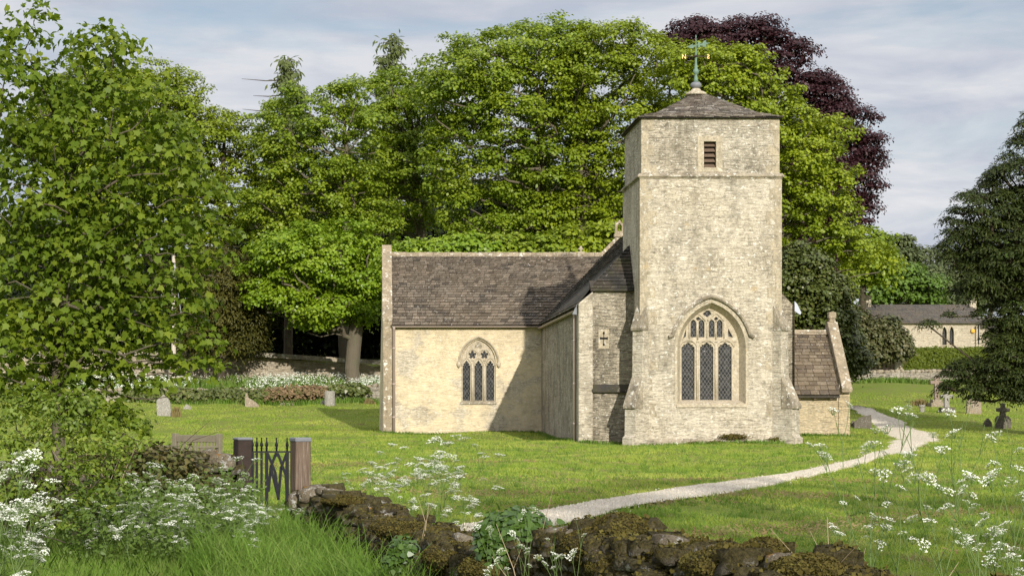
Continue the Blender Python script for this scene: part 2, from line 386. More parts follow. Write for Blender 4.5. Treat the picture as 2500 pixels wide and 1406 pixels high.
# --- tower
TL, TR = wx(1562.5, ZT), wx(1908, ZT)              # lower stage
UL, UR = TL + 0.055, TR - 0.06                     # upper stage
zs, ze = wz(432, ZT), wz(286, ZT)                  # string course, eave
ow = archpoly(1737, 83.5, 985, 850, 111)            # west window opening
tw = MB()
front = [(TL, ZT, zg), (TR, ZT, zg), (TR, ZT, zs), (TL, ZT, zs)]
tw.sheet(front, [lift(ow, ZT)])
tw.face([(TL, ZT, zg), (TL, ZT, zs), (TL, ZB, zs), (TL, ZB, zg)]); tw.face([(TR, ZT, zg), (TR, ZB, zg), (TR, ZB, zs), (TR, ZT, zs)])
tw.face([(TL, ZB, zg), (TL, ZB, zs), (TR, ZB, zs), (TR, ZB, zg)])
tower = tw.build('tower_wall', M['tower'], church)
ub = MB(); zf = ZT + 0.05
bo = [(1719, 409), (1749, 409), (1749, 345), (1719, 345)]
ub.sheet([(UL, zf, zs), (UR, zf, zs), (UR, zf, ze), (UL, zf, ze)], [lift(bo, zf, ZT)])
ub.face([(UL, zf, zs), (UL, zf, ze), (UL, ZB - 0.05, ze), (UL, ZB - 0.05, zs)]); ub.face([(UR, zf, zs), (UR, ZB - 0.05, zs), (UR, ZB - 0.05, ze), (UR, zf, ze)])
ub.face([(UL, ZB - 0.05, zs), (UL, ZB - 0.05, ze), (UR, ZB - 0.05, ze), (UR, ZB - 0.05, zs)]); ub.face([(UL, zf, ze), (UR, zf, ze), (UR, ZB - .05, ze), (UL, ZB - .05, ze)])
upper = ub.build('belfry_stage', M['tower_top'], church)
# pale quoins at the corners of the tower, laid a few mm proud
q = MB(); q2 = MB(); zq = zg + 0.8; k = 0
rq = random.Random(4)
while zq < ze - 0.3:
    h = 0.24 + 0.22 * rq.random(); long_ = 0.30 + 0.28 * rq.random() if k % 2 else 0.2 + 0.1 * rq.random()
    up = zq > zs; yl, xl, xr = (zf, UL, UR) if up else (ZT, TL, TR)
    if zq + h > zs > zq: zq = zs + 0.12; continue
    q.box((xl - 0.008, yl - 0.008, zq), (xl + long_, yl + 0.05, zq + h - 0.012)); q2.box((xr - long_ * 0.9, yl - 0.008, zq), (xr + 0.008, yl + 0.05, zq + h - 0.012))
    q.box((xl - 0.007, yl + 0.051, zq), (xl + 0.05, yl + 0.52 - long_ * 0.4, zq + h - 0.012))
    zq += h; k += 1
q.build('quoin_stones', M['quoin'], tower); q2.build('quoin_stones', M['quoin'], tower)
sc_ = MB()
prof = [(-0.02, 0.0), (-0.02, 0.03), (-0.075, 0.05), (-0.085, 0.085), (-0.02, 0.17), (0.08, 0.18), (0.08, 0.0)]
def ring(mb, xl, xr, y0, y1, z, prof):
    n = len(prof); vs = []
    for (sx, sy, x, y) in ((-1, -1, xl, y0), (1, -1, xr, y0), (1, 1, xr, y1), (-1, 1, xl, y1)):
        for o, h in prof: vs.append((x - sx * o, y - sy * o, z + h))
    mb.add(vs, [(i * n + j, i * n + (j + 1) % n, ((i + 1) % 4) * n + (j + 1) % n, ((i + 1) % 4) * n + j) for i in range(4) for j in range(n)])
ring(sc_, TL, TR, ZT, ZB, zs - 0.06, prof); sc_.build('string_course', M['weathered'], tower)
pl = MB(); gz = G(10.5, ZT)
ring(pl, TL, TR, ZT, ZB, gz - 0.4, [(-0.10, 0), (-0.10, 0.52), (-0.015, 0.60), (0.08, 0.60), (0.08, 0)]); pl.build('plinth', M['weathered'], tower)
# belfry opening: jambs, louvres, dark behind
jb = MB(); op = lift(bo, zf, ZT)
x0, x1, z0, z1 = op[0][0], op[1][0], op[0][2], op[2][2]
jb.box((x0 - 0.20, zf - 0.012, z0 - 0.14), (x0, zf + 0.35, z1 + 0.17)); jb.box((x1, zf - 0.012, z0 - 0.14), (x1 + 0.20, zf + 0.35, z1 + 0.17))
jb.box((x0, zf - 0.012, z1), (x1, zf + 0.35, z1 + 0.17)); jb.box((x0, zf - 0.012, z0 - 0.14), (x1, zf + 0.35, z0))
bf = jb.build('belfry_opening', M['ashlar'], upper)
vd = MB(); vd.box((x0 - 0.05, zf + 0.36, z0 - 0.05), (x1 + 0.05, zf + 0.42, z1 + 0.05)); vd.build('opening_back', M['void'], upper)
lv = MB()
for i in range(5):
    zc = z0 + (z1 - z0) * (i + 0.62) / 5
    lv.box((x0 + 0.003, -0.13, -0.012), (x1 - 0.003, 0.13, 0.012), Matrix.Translation((0, zf + 0.18, zc)) @ Matrix.Rotation(math.radians(38), 4, 'X'))
lv.build('louvre', M['louvre'], upper)
# tower roof: low pyramid with slightly sprocketed eaves
ax, ay = (TL + TR) / 2, (ZT + ZB) / 2 + 0.15
ov = 0.11; rz0 = ze - 0.015; rz1 = wz(226, ay)
e = [Vector((UL - ov, zf - ov, rz0)), Vector((UR + ov, zf - ov, rz0)), Vector((UR + ov, ZB - .05 + ov, rz0)), Vector((UL - ov, ZB - .05 + ov, rz0))]
apx = Vector((ax, ay, rz1)); mids = [v.lerp(Vector((ax, ay, 0)), 0.30) for v in e]
for m_ in mids: m_.z = rz0 + (rz1 - rz0) * 0.20
caps = [v.lerp(apx, 0.93) for v in mids]
deck = MB(); deck.add([*[v - Vector((0, 0, .03)) for v in e], *[v - Vector((0, 0, .02)) for v in mids], *[v - Vector((0, 0, .02)) for v in caps]], [(0, 1, 5, 4), (1, 2, 6, 5), (2, 3, 7, 6), (3, 0, 4, 7), (4, 5, 9, 8), (5, 6, 10, 9), (6, 7, 11, 10), (7, 4, 8, 11), (8, 9, 10, 11), (3, 2, 1, 0)])
troof = deck.build('tower_roof', M['slate_dark'], church)
for i in range(4):
    j = (i + 1) % 4
    slate_roof('slate_course', M['slate_tower'], troof, e[i], e[j], mids[j], mids[i], 0.16, 0.26, 0.028, 0.9, 20 + i)
    slate_roof('slate_course', M['slate_tower'], troof, mids[i], mids[j], caps[j], caps[i], 0.15, 0.24, 0.026, 0.65, 30 + i)
# west window
win = MB(); Zw = ZT + 0.34
win.prism(lift(archpoly(1737, 86, 988, 850, 114), Zw, ZT), (0, 0.16, 0), [lift(h, Zw, ZT) for h in (
    cusped(1684.5, 15.8, 980, 848, 13), cusped(1730, 16.3, 980, 848, 13), cusped(1775, 16.3, 980, 848, 13),
    cusped(1697.5, 6.6, 822, 788, 9, False)[:2] + cusped(1697.5, 6.6, 822, 788, 9, False)[2:], cusped(1717.5, 6.8, 822, 788, 9, False), cusped(1742.5, 6.8, 822, 788, 9, False), cusped(1762, 6.8, 822, 788, 9, False),
    [(1672, 826), (1679, 820), (1679, 803)], [(1795, 823), (1783, 820), (1783, 801)],
    [(1720, 765), (1731, 773), (1742, 765), (1737, 758), (1731, 757)], [(1703, 777), (1709, 772), (1717, 778), (1709, 781)], [(1747, 778), (1753, 772), (1759, 777), (1753, 781)])])
wf = win.build('west_window', M['tracery'], church, bevel=0.012)
mu = MB()      # moulded roll along mullions and jamb, standing proud of the plate
for xm in (1707.0, 1753.0): mu.tube([P(xm, 983, ZT) + Vector((0, Zw - ZT - 0.01, 0)), P(xm, 836, ZT) + Vector((0, Zw - ZT - 0.01, 0))], 0.045, 8)
for c_ in (1684.5, 1730, 1775):
    pts = [(c_ + 22.5 * math.cos(a) * (1 - 0.15 * math.sin(a)), 846 - 18 * math.sin(a) ** 1.0) for a in np.linspace(0.05, math.pi - 0.05, 15)]
    mu.tube([P(x, y, ZT) + Vector((0, Zw - ZT - 0.005, 0)) for x, y in pts], 0.035, 6)
for c_ in (1707.5, 1752.5):
    pts = [(c_ + 20 * a, 782 - 18 * (1 - abs(a) ** 1.6)) for a in np.linspace(-1, 1, 13)]
    mu.tube([P(x, y, ZT) + Vector((0, Zw - ZT - 0.005, 0)) for x, y in pts], 0.03, 6)
for xm in (1687.5, 1707.5, 1730.5, 1752.5, 1772.5): mu.tube([P(xm, 828, ZT) + Vector((0, Zw - ZT - .005, 0)), P(xm, 785, ZT) + Vector((0, Zw - ZT - .005, 0))], 0.028, 6)
mu.build('mullion', M['tracery'], wf, smooth=True)
gp = MB(); gp.face(lift(archpoly(1737, 83, 984, 850, 110), Zw + 0.08, ZT)); gp.build('leaded_glass', M['glass_big'], wf)
# splayed reveal, sill and hood mould
rv = MB(); outer = lift(ow, ZT - 0.003); inner = lift(archpoly(1737, 72, 983, 850, 98), Zw + 0.01, ZT)
n = len(outer); rv.add(outer + inner, [(i, (i + 1) % n, n + (i + 1) % n, n + i) for i in range(1, n)])
sl = [P(1651, 986, ZT), P(1823, 986, ZT)]
rv.add([sl[0] + Vector((0, -0.05, -0.10)), sl[1] + Vector((0, -0.05, -0.10)), sl[1] + Vector((0, -0.05, -0.03)), sl[0] + Vector((0, -0.05, -0.03)), sl[0] + Vector((0.08, Zw - ZT, 0.13)), sl[1] + Vector((-.08, Zw - ZT, 0.13)), sl[0] + Vector((0, .05, -.1)), sl[1] + Vector((0, .05, -.1))], [(0, 1, 2, 3), (3, 2, 5, 4), (0, 6, 7, 1)])
rv.build('window_reveal', M['tracery'], wf)
fr = MB(); band = lift(archpoly(1737, 90, 988, 850, 118), ZT - 0.012, ZT)
fr.prism(band, (0, 0.05, 0), [lift(ow, ZT - 0.012, ZT)]); fr.build('window_surround', M['ashlar'], wf)
hd = MB(); hp = [v for v in pointed(1737, 98, 850, 126, 22) if v[1] < 822]; hp = [(hp[0][0] + 10, 823), *hp, (hp[-1][0] - 10, 823)]
hd.sweep([Vector(v) for v in lift(hp, ZT)], [(-0.06, -0.02), (0.06, -0.02), (0.065, 0.05), (0.0, 0.13), (-0.05, 0.09)]); hd.build('hood_mould', M['weathered'], wf)
# diagonal buttresses with two weathered set-offs
def buttress(corner, ang, prof, hw):
    u = Vector((math.sin(ang), -math.cos(ang), 0)); w = Vector((u.y, -u.x, 0)); c = Vector(corner); b = MB()
    b.prism([c - w * hw + u * r + Vector((0, 0, z)) for r, z in prof], w * 2 * hw); return b
zz = lambda y: wz(y, ZT)
bprof = [(-0.35, zg), (0.74, zg), (0.74, zz(1068)), (0.62, zz(1062)), (0.60, zz(996)), (0.655, zz(993)), (0.23, zz(926)), (0.20, zz(806)), (0.25, zz(803)), (-0.05, zz(752)), (-0.35, zz(748))]
for (cx_, ang) in ((TL + 0.06, -math.pi / 4), (TR - 0.06, math.pi / 4)):
    c = (cx_, ZT + 0.06, 0)
    b = buttress(c, ang, bprof, 0.21).build('buttress', M['tower'], church, bevel=0.015)
    for (r0, z0_, r1, z1_) in ((0.665, 993, 0.22, 922), (0.26, 803, -0.05, 748)):
        s_ = buttress(c, ang, [(r0, zz(z0_) - 0.06), (r0 + 0.015, zz(z0_) + 0.03), (r1, zz(z1_) + 0.03), (r1, zz(z1_) - 0.12), (r1 + 0.0, zz(z0_) - 0.06)], 0.235)
        s_.build('weathering', M['weathered'], b, bevel=0.012)
# --- nave
ZN, ZX, ZE = 59.6, 72.5, 75.5         # west wall, transept front, east gable
NXL, NXC = 6.80, 10.30; NXR = 2 * NXC - NXL; eav = E + 3.42; rdg = eav + (NXC - NXL) * 1.02
nv = MB()
hipz = wz(706, ZN)
nv.prism([(NXL + .42, ZN, zg), (TL + .4, ZN, zg), (TL + .4, ZN, hipz), (NXL + .42, ZN, hipz)], (0, 0.4, 0))
nv.face([(NXL, ZN + .1, zg), (NXL, ZX + 3, zg), (NXL, ZX + 3, eav), (NXL, ZN + .1, eav)])
nv.face([(NXR, ZN + .1, zg), (NXR, ZE, zg), (NXR, ZE, eav), (NXR, ZN + .1, eav)])
nv.face([(NXL, ZE, zg), (NXR, ZE, zg), (NXR, ZE, eav), (NXC, ZE, rdg), (NXL, ZE, eav)])
nv.face([(TR - .4, ZN + .3, zg), (NXR, ZN + .3, zg), (NXR, ZN + .3, eav), (TR - .4, ZN + .3, eav + (NXR - TR + .4) * 1.02)])
nave = nv.build('nave_wall', M['nave'], church)
pr = MB(); pr.prism([(NXL - .02, ZN - .10, zg), (NXL + .44, ZN - .10, zg), (NXL + .44, ZN - .10, wz(712, ZN)), (NXL - .02, ZN - .10, wz(741, ZN))], (0, 0.7, 0))
pier = pr.build('corner_pier', M['tower'], nave, bevel=0.02)
lg = MB()
for y0, y1, out in ((944, 958, 0.13), ):
    lg.prism([(NXL + .40, ZN - out, wz(y1, ZN)), (NXL + .40, ZN - out, wz(y1 - 5, ZN)), (NXL + .40, ZN + .05, wz(y0 - 12, ZN)), (NXL + .40, ZN + .05, wz(y1, ZN))], (TL - .02 - NXL - .4, 0, 0))
lg.build('stone_ledge', M['slate_dark'], nave, bevel=0.01); lg = MB()
lg.prism([(NXL + .36, ZN - .16, hipz - .07), (NXL + .36, ZN - .16, hipz), (NXL + .36, ZN + .3, hipz + .3), (NXL + .36, ZN + .3, hipz - .07)], (TL - .02 - NXL - .36, 0, 0))
lg.build('stone_ledge', M['slate_dark'], nave, bevel=0.01)
# cross loop
cl = MB(); cz = Vector((wx(1474, ZN), ZN - .02, 0)); zc = wz(826, ZN)
crs = [(-.02, .19), (.02, .19), (.035, .14), (.012, .10), (.012, .03), (.10, .03), (.125, .055), (.125, -.055), (.10, -.03), (.012, -.03), (.012, -.13), (.035, -.17), (0.02, -.21), (-.02, -.21), (-.035, -.17), (-.012, -.13), (-.012, -.03), (-.10, -.03), (-.125, -.055), (-.125, .055), (-.10, .03), (-.012, .03), (-.012, .10), (-.035, .14)]
cl.prism([(cz.x - .17, ZN - .015, zc - .33), (cz.x + .17, ZN - .015, zc - .33), (cz.x + .17, ZN - .015, zc + .29), (cz.x - .17, ZN - .015, zc + .29)], (0, .06, 0), [[(cz.x + a * 1.05, ZN - .015, zc + b * 1.15) for a, b in crs]])
loop_ = cl.build('cross_loop', M['quoin'], nave)
bk = MB(); bk.box((cz.x - .16, ZN - .006, zc - .3), (cz.x + .16, ZN - .001, zc + .26)); bk.build('loop_back', M['void'], loop_)
# roofs: hip to the west beside the tower, then the long north and south slopes
rf = MB()
Hl, Hr = Vector((NXL + .34, ZN - .12, hipz)), Vector((TL - .01, ZN - .12, hipz))
Ht = Vector((TL - .01, ZN + 0.95, hipz + 1.50))
rf.face([Hl, Hr, Ht]); rf.face([(NXL - .12, ZN + .0, eav - .12), Hl, Ht, (NXC, ZN + 2.6, rdg), (NXC, ZE + .1, rdg), (NXL - .12, ZE + .1, eav - .12)])
rf.face([(NXR + .15, ZN + .25, eav - .15), (NXR + .15, ZE + .1, eav - .15), (NXC, ZE + .1, rdg), (NXC, ZN + .25, rdg)])
nroof = rf.build('nave_roof', M['slate_dark'], church)
slate_roof('slate_course', M['slate_dark'], nroof, Hl, Hr, Ht, Hl.lerp(Ht, .995), 0.17, 0.25, 0.035, 0.9, 3)
slate_roof('slate_course', M['slate_dark'], nroof, (NXL - .12, ZE + .1, eav - .12), (NXL - .12, ZN + .1, eav - .12), (NXC, ZN + .1 + 2.6, rdg), (NXC, ZE + .1, rdg), 0.22, 0.3, 0.03, 0.7, 4)
eg = MB(); eg.prism([(NXL + 1.6, ZE + .02, eav + 1.65), (NXC, ZE + .02, rdg + .06), (NXC, ZE + .02, rdg + .25), (NXL + 1.6, ZE + .02, eav + 1.84)], (0, .35, 0))
eg.build('east_coping', M['coping'], nroof)
bc = MB(); bx, bz = NXC - .02, rdg + .2
bc.prism([(bx - .18, ZE, bz), (bx + .18, ZE, bz), (bx + .18, ZE, bz + .46), (bx + .10, ZE, bz + .44), (bx, ZE, bz + .60), (bx - .10, ZE, bz + .44), (bx - .18, ZE, bz + .52)], (0, .2, 0), [[(bx - .09, ZE, bz + .12), (bx + .09, ZE, bz + .12), (bx + .09, ZE, bz + .33), (bx, ZE, bz + .45), (bx - .09, ZE, bz + .33)]])
bc.box((bx - .22, ZE - .04, bz - .12), (bx + .22, ZE + .24, bz)); bc.build('bellcote', M['coping'], church)
def gutter(mb, a, b, r=0.055):
    a, b = Vector(a), Vector(b); d = (b - a); u = d.normalized().cross(Vector((0, 0, 1))); n = 7; vs = []
    for p in (a, b):
        for k in range(n):
            t = math.pi + math.pi * k / (n - 1); vs.append(p + u * r * math.cos(t) + Vector((0, 0, r * math.sin(t))))
        for k in range(n):
            t = 2 * math.pi - math.pi * k / (n - 1); vs.append(p + u * (r - .008) * math.cos(t) + Vector((0, 0, (r - .008) * math.sin(t))))
    m = 2 * n; mb.add(vs, [(k, (k + 1) % m, m + (k + 1) % m, m + k) for k in range(m)])
gt = MB(); gutter(gt, (NXL - .10, ZN + .25, eav - .20), (NXL - .10, ZX - .12, eav - .20), 0.07); gt.build('gutter', M['pipe'], nave)
dp = MB(); px_ = NXL - .12
dp.tube([(NXL - .10, ZN + .45, eav - .24), (NXL - .10, ZN + .45, eav - .34), (px_ + .03, ZN + .45, eav - .46), (px_ + .03, ZN + .45, zg + .5)], 0.05, 10)
for z_ in (eav - 1.2, eav - 2.6, eav - 3.9): dp.tube([(px_ + .03, ZN + .45, z_), (px_ + .03, ZN + .45, z_ + .06)], 0.062, 10)
dp.build('downpipe', M['pipe'], nave, smooth=True)
ge = MB(); ge.prism([(NXL - .20, ZN + .12, eav - .32), (NXL + .02, ZN + .12, eav - .36), (NXL + .02, ZN + .12, eav + .05), (NXL - .06, ZN + .12, eav - .02)], (0, .06, 0)); ge.build('gutter_end', M['lead'], nave)
ge = MB(); ge.prism([(NXR + .02, ZN + .2, eav + .1), (NXR + .10, ZN + .2, eav + .02), (NXR + .24, ZN + .2, eav - .28), (NXR + .20, ZN + .2, eav - .34), (NXR + .02, ZN + .2, eav - .22)], (0, .1, 0)); ge.build('gutter_end', M['silver_gutter'], nave)
# --- transept
TX0, TX1 = wx(935, ZX), NXL; t_e = wz(797, ZX); t_top = wz(621, ZE)
tr = MB(); wo = archpoly(1168, 42, 980, 884, 56)
tr.sheet([(TX0 + .02, ZX, zg), (TX1 + .1, ZX, zg), (TX1 + .1, ZX, t_e), (TX0 + .02, ZX, t_e)], [lift(wo, ZX)])
yb = 2 * ZE - ZX
tr.face([(TX0 + .02, ZX, zg), (TX0 + .02, ZX, t_e), (TX0 + .02, ZE, t_top), (TX0 - .03, yb, t_e), (TX0 - .14, yb, zg), (TX0 - .12, ZE, zg)])
tr.face([(TX0, yb, zg), (TX1, yb, zg), (TX1, yb, t_e), (TX0, yb, t_e)])
trans = tr.build('transept_wall', M['trans'], church)
pp = MB(); pp.box((TX0, ZX - .09, zg), (TX0 + .36, ZX + .5, wz(781, ZX))); pp.build('corner_pier', M['coping'], trans, bevel=.015)
rp = MB(); rp.prism([(TX0 + .3, ZX - .14, t_e + .02), (TX1 + 2.9, ZX - .14, t_e + .02), (TX1 + 2.9, ZE, t_top - .03), (TX0 + .3, ZE, t_top - .03)], (0, 0, -.05))
rp.face([(TX0 + .3, ZE, t_top - .03), (TX1 + 3.1, ZE, t_top - .03), (TX1 + 3.1, yb, t_e), (TX0 + .3, yb, t_e)])
troof2 = rp.build('transept_roof', M['slate_dark'], church)
slate_roof('slate_course', M['slate'], troof2, (TX0 + .36, ZX - .16, t_e + .03), (TX1 + .1, ZX - .16, t_e + .03), (TX1 + 3.1, ZE, t_top), (TX0 + .36, ZE, t_top), 0.20, 0.27, 0.036, 0.62, 9)
rg_ = MB(); s_ = TX0 + .36; rr = random.Random(2)
while s_ < TX1 + 2.9:
    w_ = .45 + .2 * rr.random(); rg_.prism([(s_, ZE - .17, t_top - .10), (s_, ZE, t_top + .075 + .02 * rr.random()), (s_, ZE + .17, t_top - .10)], (w_ - .01, 0, 0)); s_ += w_
rg_.build('ridge_tile', M['coping'], troof2)
gc = MB()
c0, c1 = (TX0 - .02, TX0 + .37)
zt_ = wz(599, ZE); zk = wz(783, ZX)
gc.prism([(c0, ZX - .12, zk - .02), (c0, ZX - .12, zk + .12), (c0, ZE - .2, zt_), (c0, ZE + .2, zt_), (c0, yb, zk + .2), (c0, yb, zk - .02), (c0, ZE, zt_ - .55)], (c1 - c0, 0, 0))
gc.build('gable_coping', M['coping'], trans, bevel=.02)
fi = MB(); fx = wx(1418, ZE)
fi.box((fx - .16, ZE - .12, t_top - .02), (fx + .16, ZE + .12, t_top + .10)); fi.box((fx - .045, ZE - .04, t_top + .10), (fx + .045, ZE + .04, t_top + .34)); fi.box((fx - .10, ZE - .035, t_top + .19), (fx + .10, ZE + .035, t_top + .26))
fi.build('ridge_finial', M['ashlar'], troof2, bevel=.02)
gt = MB(); gutter(gt, (TX0 + .36, ZX - .22, t_e - .0), (TX1 - .08, ZX - .22, t_e - .0), 0.05); gt.build('gutter', M['pipe'], trans)
dp = MB(); dx = wx(961.5, ZX)
dp.tube([(dx, ZX - .22, t_e - .03), (dx, ZX - .22, t_e - .09), (dx, ZX - .08, t_e - .2), (dx, ZX - .08, zg + .6)], 0.055, 10)
for z_ in (t_e - .9, t_e - 2.3, t_e - 3.6): dp.tube([(dx, ZX - .08, z_), (dx, ZX - .08, z_ + .07)], 0.068, 10)
dp.build('downpipe', M['pipe'], trans, smooth=True)
tws = MB(); Zq = ZX + .10
tws.prism(lift(archpoly(1168, 43.5, 981, 884, 57.5), Zq, ZX), (0, .14, 0), [lift(h, Zq, ZX) for h in (
    cusped(1139.2, 9.6, 979, 895, 16), cusped(1168.4, 9.8, 979, 895, 16), cusped(1197.2, 9.9, 979, 895, 16), foil(1153.6, 866, 10.2, 5), foil(1183, 866, 10.0, 5))])
tw2 = tws.build('transept_window', M['tracery'], church)
tfl = MB(); tfl.face(lift([(x, y) for x, y in foil(1168.5, 843, 9.5, 3)], Zq - .004, ZX)); tfl.build('blind_trefoil', M['weathered'], tw2)
gp = MB(); gp.face(lift(archpoly(1168, 42, 980, 884, 50), Zq + .06, ZX)); gp.build('leaded_glass', M['glass_small'], tw2)
rv = MB(); o_, i_ = lift(wo, ZX - .002), lift(archpoly(1168, 41, 980, 884, 54), Zq + .01, ZX); n = len(o_)
rv.add(o_ + i_, [(i, (i + 1) % n, n + (i + 1) % n, n + i) for i in range(0, n)]); rv.build('window_reveal', M['tracery'], tw2)
ro = MB()
for c_ in (1139.2, 1168.4, 1197.2):
    ro.tube([P(x, y, ZX) + Vector((0, .09, 0)) for x, y in [(c_ - 13, 893), (c_ - 11.5, 884), (c_ - 6, 876), (c_, 872.5), (c_ + 6, 876), (c_ + 11.5, 884), (c_ + 13, 893)]], .035, 6)
for c_ in (1153.6, 1183): ro.tube([P(c_ + 14 * math.cos(a), 866 + 13 * math.sin(a), ZX) + Vector((0, .09, 0)) for a in np.linspace(0, 2 * math.pi, 17)], .032, 6)
for xm in (1153.8, 1182.6): ro.tube([P(xm, 979, ZX) + Vector((0, .085, 0)), P(xm, 888, ZX) + Vector((0, .085, 0))], .05, 8)
ro.build('mullion', M['tracery'], tw2, smooth=True)
sd = MB(); sd.prism([(wx(1124, ZX), ZX - .06, wz(986, ZX)), (wx(1124, ZX), ZX - .06, wz(982, ZX)), (wx(1124, ZX), ZX + .14, wz(977, ZX)), (wx(1124, ZX), ZX + .14, wz(986, ZX))], (wx(1212, ZX) - wx(1124, ZX), 0, 0)); sd.build('window_sill', M['weathered'], tw2)
hd = MB(); hp = pointed(1168.5, 47.5, 885, 62, 12); hp = [(hp[0][0] + 1, 891)] + hp + [(hp[-1][0] - 1, 891)]
hd.sweep([Vector(v) for v in lift(hp, ZX)], [(-.05, -.02), (.05, -.02), (.05, .04), (0, .11), (-.04, .06)]); hd.build('hood_mould', M['tracery'], tw2)
for xm in (1120, 1217.5):
    st_ = MB(); st_.lathe([(.02, -.12), (.07, -.05), (.085, .03), (.06, .10), (.03, .12)], P(xm, 890, ZX) + Vector((0, -.05, 0)), 8); st_.build('label_stop', M['tracery'], tw2, smooth=True)
# --- porch on the far side of the nave
ZP = 71.0; pw = wx(2074, ZP); p_e = wz(966, ZP); yr = ZP + 2.05; p_t = wz(809, yr)
po = MB(); po.box((NXR - .2, ZP, zg), (pw, 2 * yr - ZP, p_e + .25)); porch = po.build('porch_wall', M['porch'], church)
po = MB(); po.box((pw - .42, ZP - .05, zg), (pw + .005, ZP + .3, p_e + .42)); po.build('corner_pier', M['porch'], porch)
pf = MB(); pf.prism([(pw, ZP, p_e), (pw, yr, p_t - .1), (pw, 2 * yr - ZP, p_e)], (-.4, 0, 0)); pf.build('porch_gable', M['porch'], porch)
pr = MB(); A_, B_, C_, D_ = (NXR - .2, ZP - .28, p_e + .02), (pw - .44, ZP - .28, p_e + .02), (pw - .44, yr, p_t), (NXR - .2, yr, p_t)
pr.prism([Vector(v) - Vector((0, 0, .05)) for v in (A_, B_, C_, D_)], (0, 0, -.05)); pr.face([(NXR - .2, yr, p_t - .04), (pw - .44, yr, p_t - .04), (pw - .44, 2 * yr - ZP + .2, p_e), (NXR - .2, 2 * yr - ZP + .2, p_e)])
proof = pr.build('porch_roof', M['slate_dark'], church)
slate_roof('slate_course', M['slate_porch'], proof, A_, B_, C_, D_, 0.25, 0.34, 0.032, 0.5, 12)
rt = MB(); s_ = NXR
while s_ < pw - .5:
    w_ = .4 + .15 * rr.random(); rt.prism([(s_, yr - .16, p_t - .12), (s_, yr, p_t + .07), (s_, yr + .16, p_t - .12)], (w_ - .01, 0, 0)); s_ += w_
rt.build('ridge_tile', M['coping'], proof)
for i in range(6):
    xr_ = pw - .75 - i * .62; rb = MB(); rb.box((xr_ - .05, ZP - .2, p_e - .13), (xr_ + .05, ZP + .1, p_e - .04)); rb.build('rafter_end', M['louvre'], proof)
cp = MB(); k0 = pw - .37
cp.prism([(k0, ZP - .32, p_e + .12), (k0, ZP - .34, p_e + .30), (k0, yr - .1, p_t + .38), (k0, yr + .1, p_t + .38), (k0, 2 * yr - ZP + .3, p_e + .3), (k0, 2 * yr - ZP + .3, p_e + .1), (k0, yr, p_t + .12)], (.40, 0, 0))
cp.build('gable_coping', M['coping'], porch, bevel=.02)
cf = MB(); cxp = pw - .17
cf.box((cxp - .12, yr - .14, p_t + .34), (cxp + .12, yr + .14, p_t + .50)); cf.box((cxp - .15, yr - .15, p_t + .50), (cxp + .15, yr + .15, p_t + .76)); cf.build('gable_finial', M['coping'], porch, bevel=.03)
# --- weathervane on the tower roof
ft = MB(); A0 = Vector((ax, ay, rz1 - .30)); A0.x = wx(1699, ay)
vane = empty('weathervane', A0, None, None); vane.parent = church; vane.matrix_parent_inverse = Matrix.Translation(-church.location)
del WORLD[-1]
sv = F / ay / 5.625           # metres from zoomed photo pixels
k_ = 1 / (F / ay * 7.03)
lathe = lambda mb, prof: mb.lathe([(r * k_, (1110 - y) * k_) for r, y in prof], (0, 0, .28), 16)
b0 = MB(); lathe(b0, [(185, 1150), (180, 1125), (150, 1100), (120, 1088), (95, 1080), (85, 1060), (60, 1035)]); b0.build('base', M['ashlar'], vane, smooth=True)
b1 = MB(); lathe(b1, [(60, 1034), (85, 1010), (98, 985), (92, 955), (70, 935), (42, 925)]); b1.build('drum', M['lead'], vane, smooth=True)
b2 = MB(); lathe(b2, [(46, 926), (34, 870), (24, 815), (22, 800), (30, 790), (50, 765), (52, 735), (42, 712), (28, 695), (20, 600), (17, 500), (19, 470), (17, 450), (11, 330), (8, 200), (7, 165), (12, 150), (8, 130), (2, 112)]); b2.build('pole', M['verdigris'], vane, smooth=True)
zz_ = lambda y: (1110 - y) * k_ + .28
ar = MB(); ca, sa = math.cos(.35), math.sin(.35)
for (x0, y0, x1, y1, r) in ((-235, -20, 330, 0, 6), ):
    ar.tube([(-150 * k_, 0, zz_(318)), (235 * k_, 0, zz_(262))], 7 * k_, 6)
def plate(mb, pts, th=10): mb.prism([(x * k_, -th / 2 * k_, zz_(y)) for x, y in pts], (0, th * k_, 0))
plate(ar, [(-150, 318), (-80, 278), (-45, 262), (-62, 290), (-30, 288), (-8, 290), (-8, 318), (-35, 318), (-45, 345), (-80, 340)])
plate(ar, [(30, 278), (40, 240), (65, 236), (75, 255), (70, 272), (105, 270), (130, 225), (160, 215), (178, 225), (165, 245), (195, 262), (238, 262), (195, 278), (165, 292), (178, 318), (160, 330), (130, 318), (105, 300), (72, 300), (75, 322), (55, 335), (35, 325), (38, 305)])
arr = ar.build('arrow', M['verdigris'], vane); arr.rotation_euler = (0, 0, -.2)
am = MB(); am.tube([(-190 * k_, 0, zz_(480)), (190 * k_, 0, zz_(486))], 8 * k_, 6); am.tube([(0, -150 * k_, zz_(483)), (0, 150 * k_, zz_(483))], 5 * k_, 6); am.box((-212 * k_, -.006, zz_(492)), (-185 * k_, .006, zz_(484))); am.lathe([(.01, -.05), (.075, -.02), (.075, .02), (.01, .05)], (0, 0, zz_(480)), 10); am.build('arm', M['darkmetal'], vane)
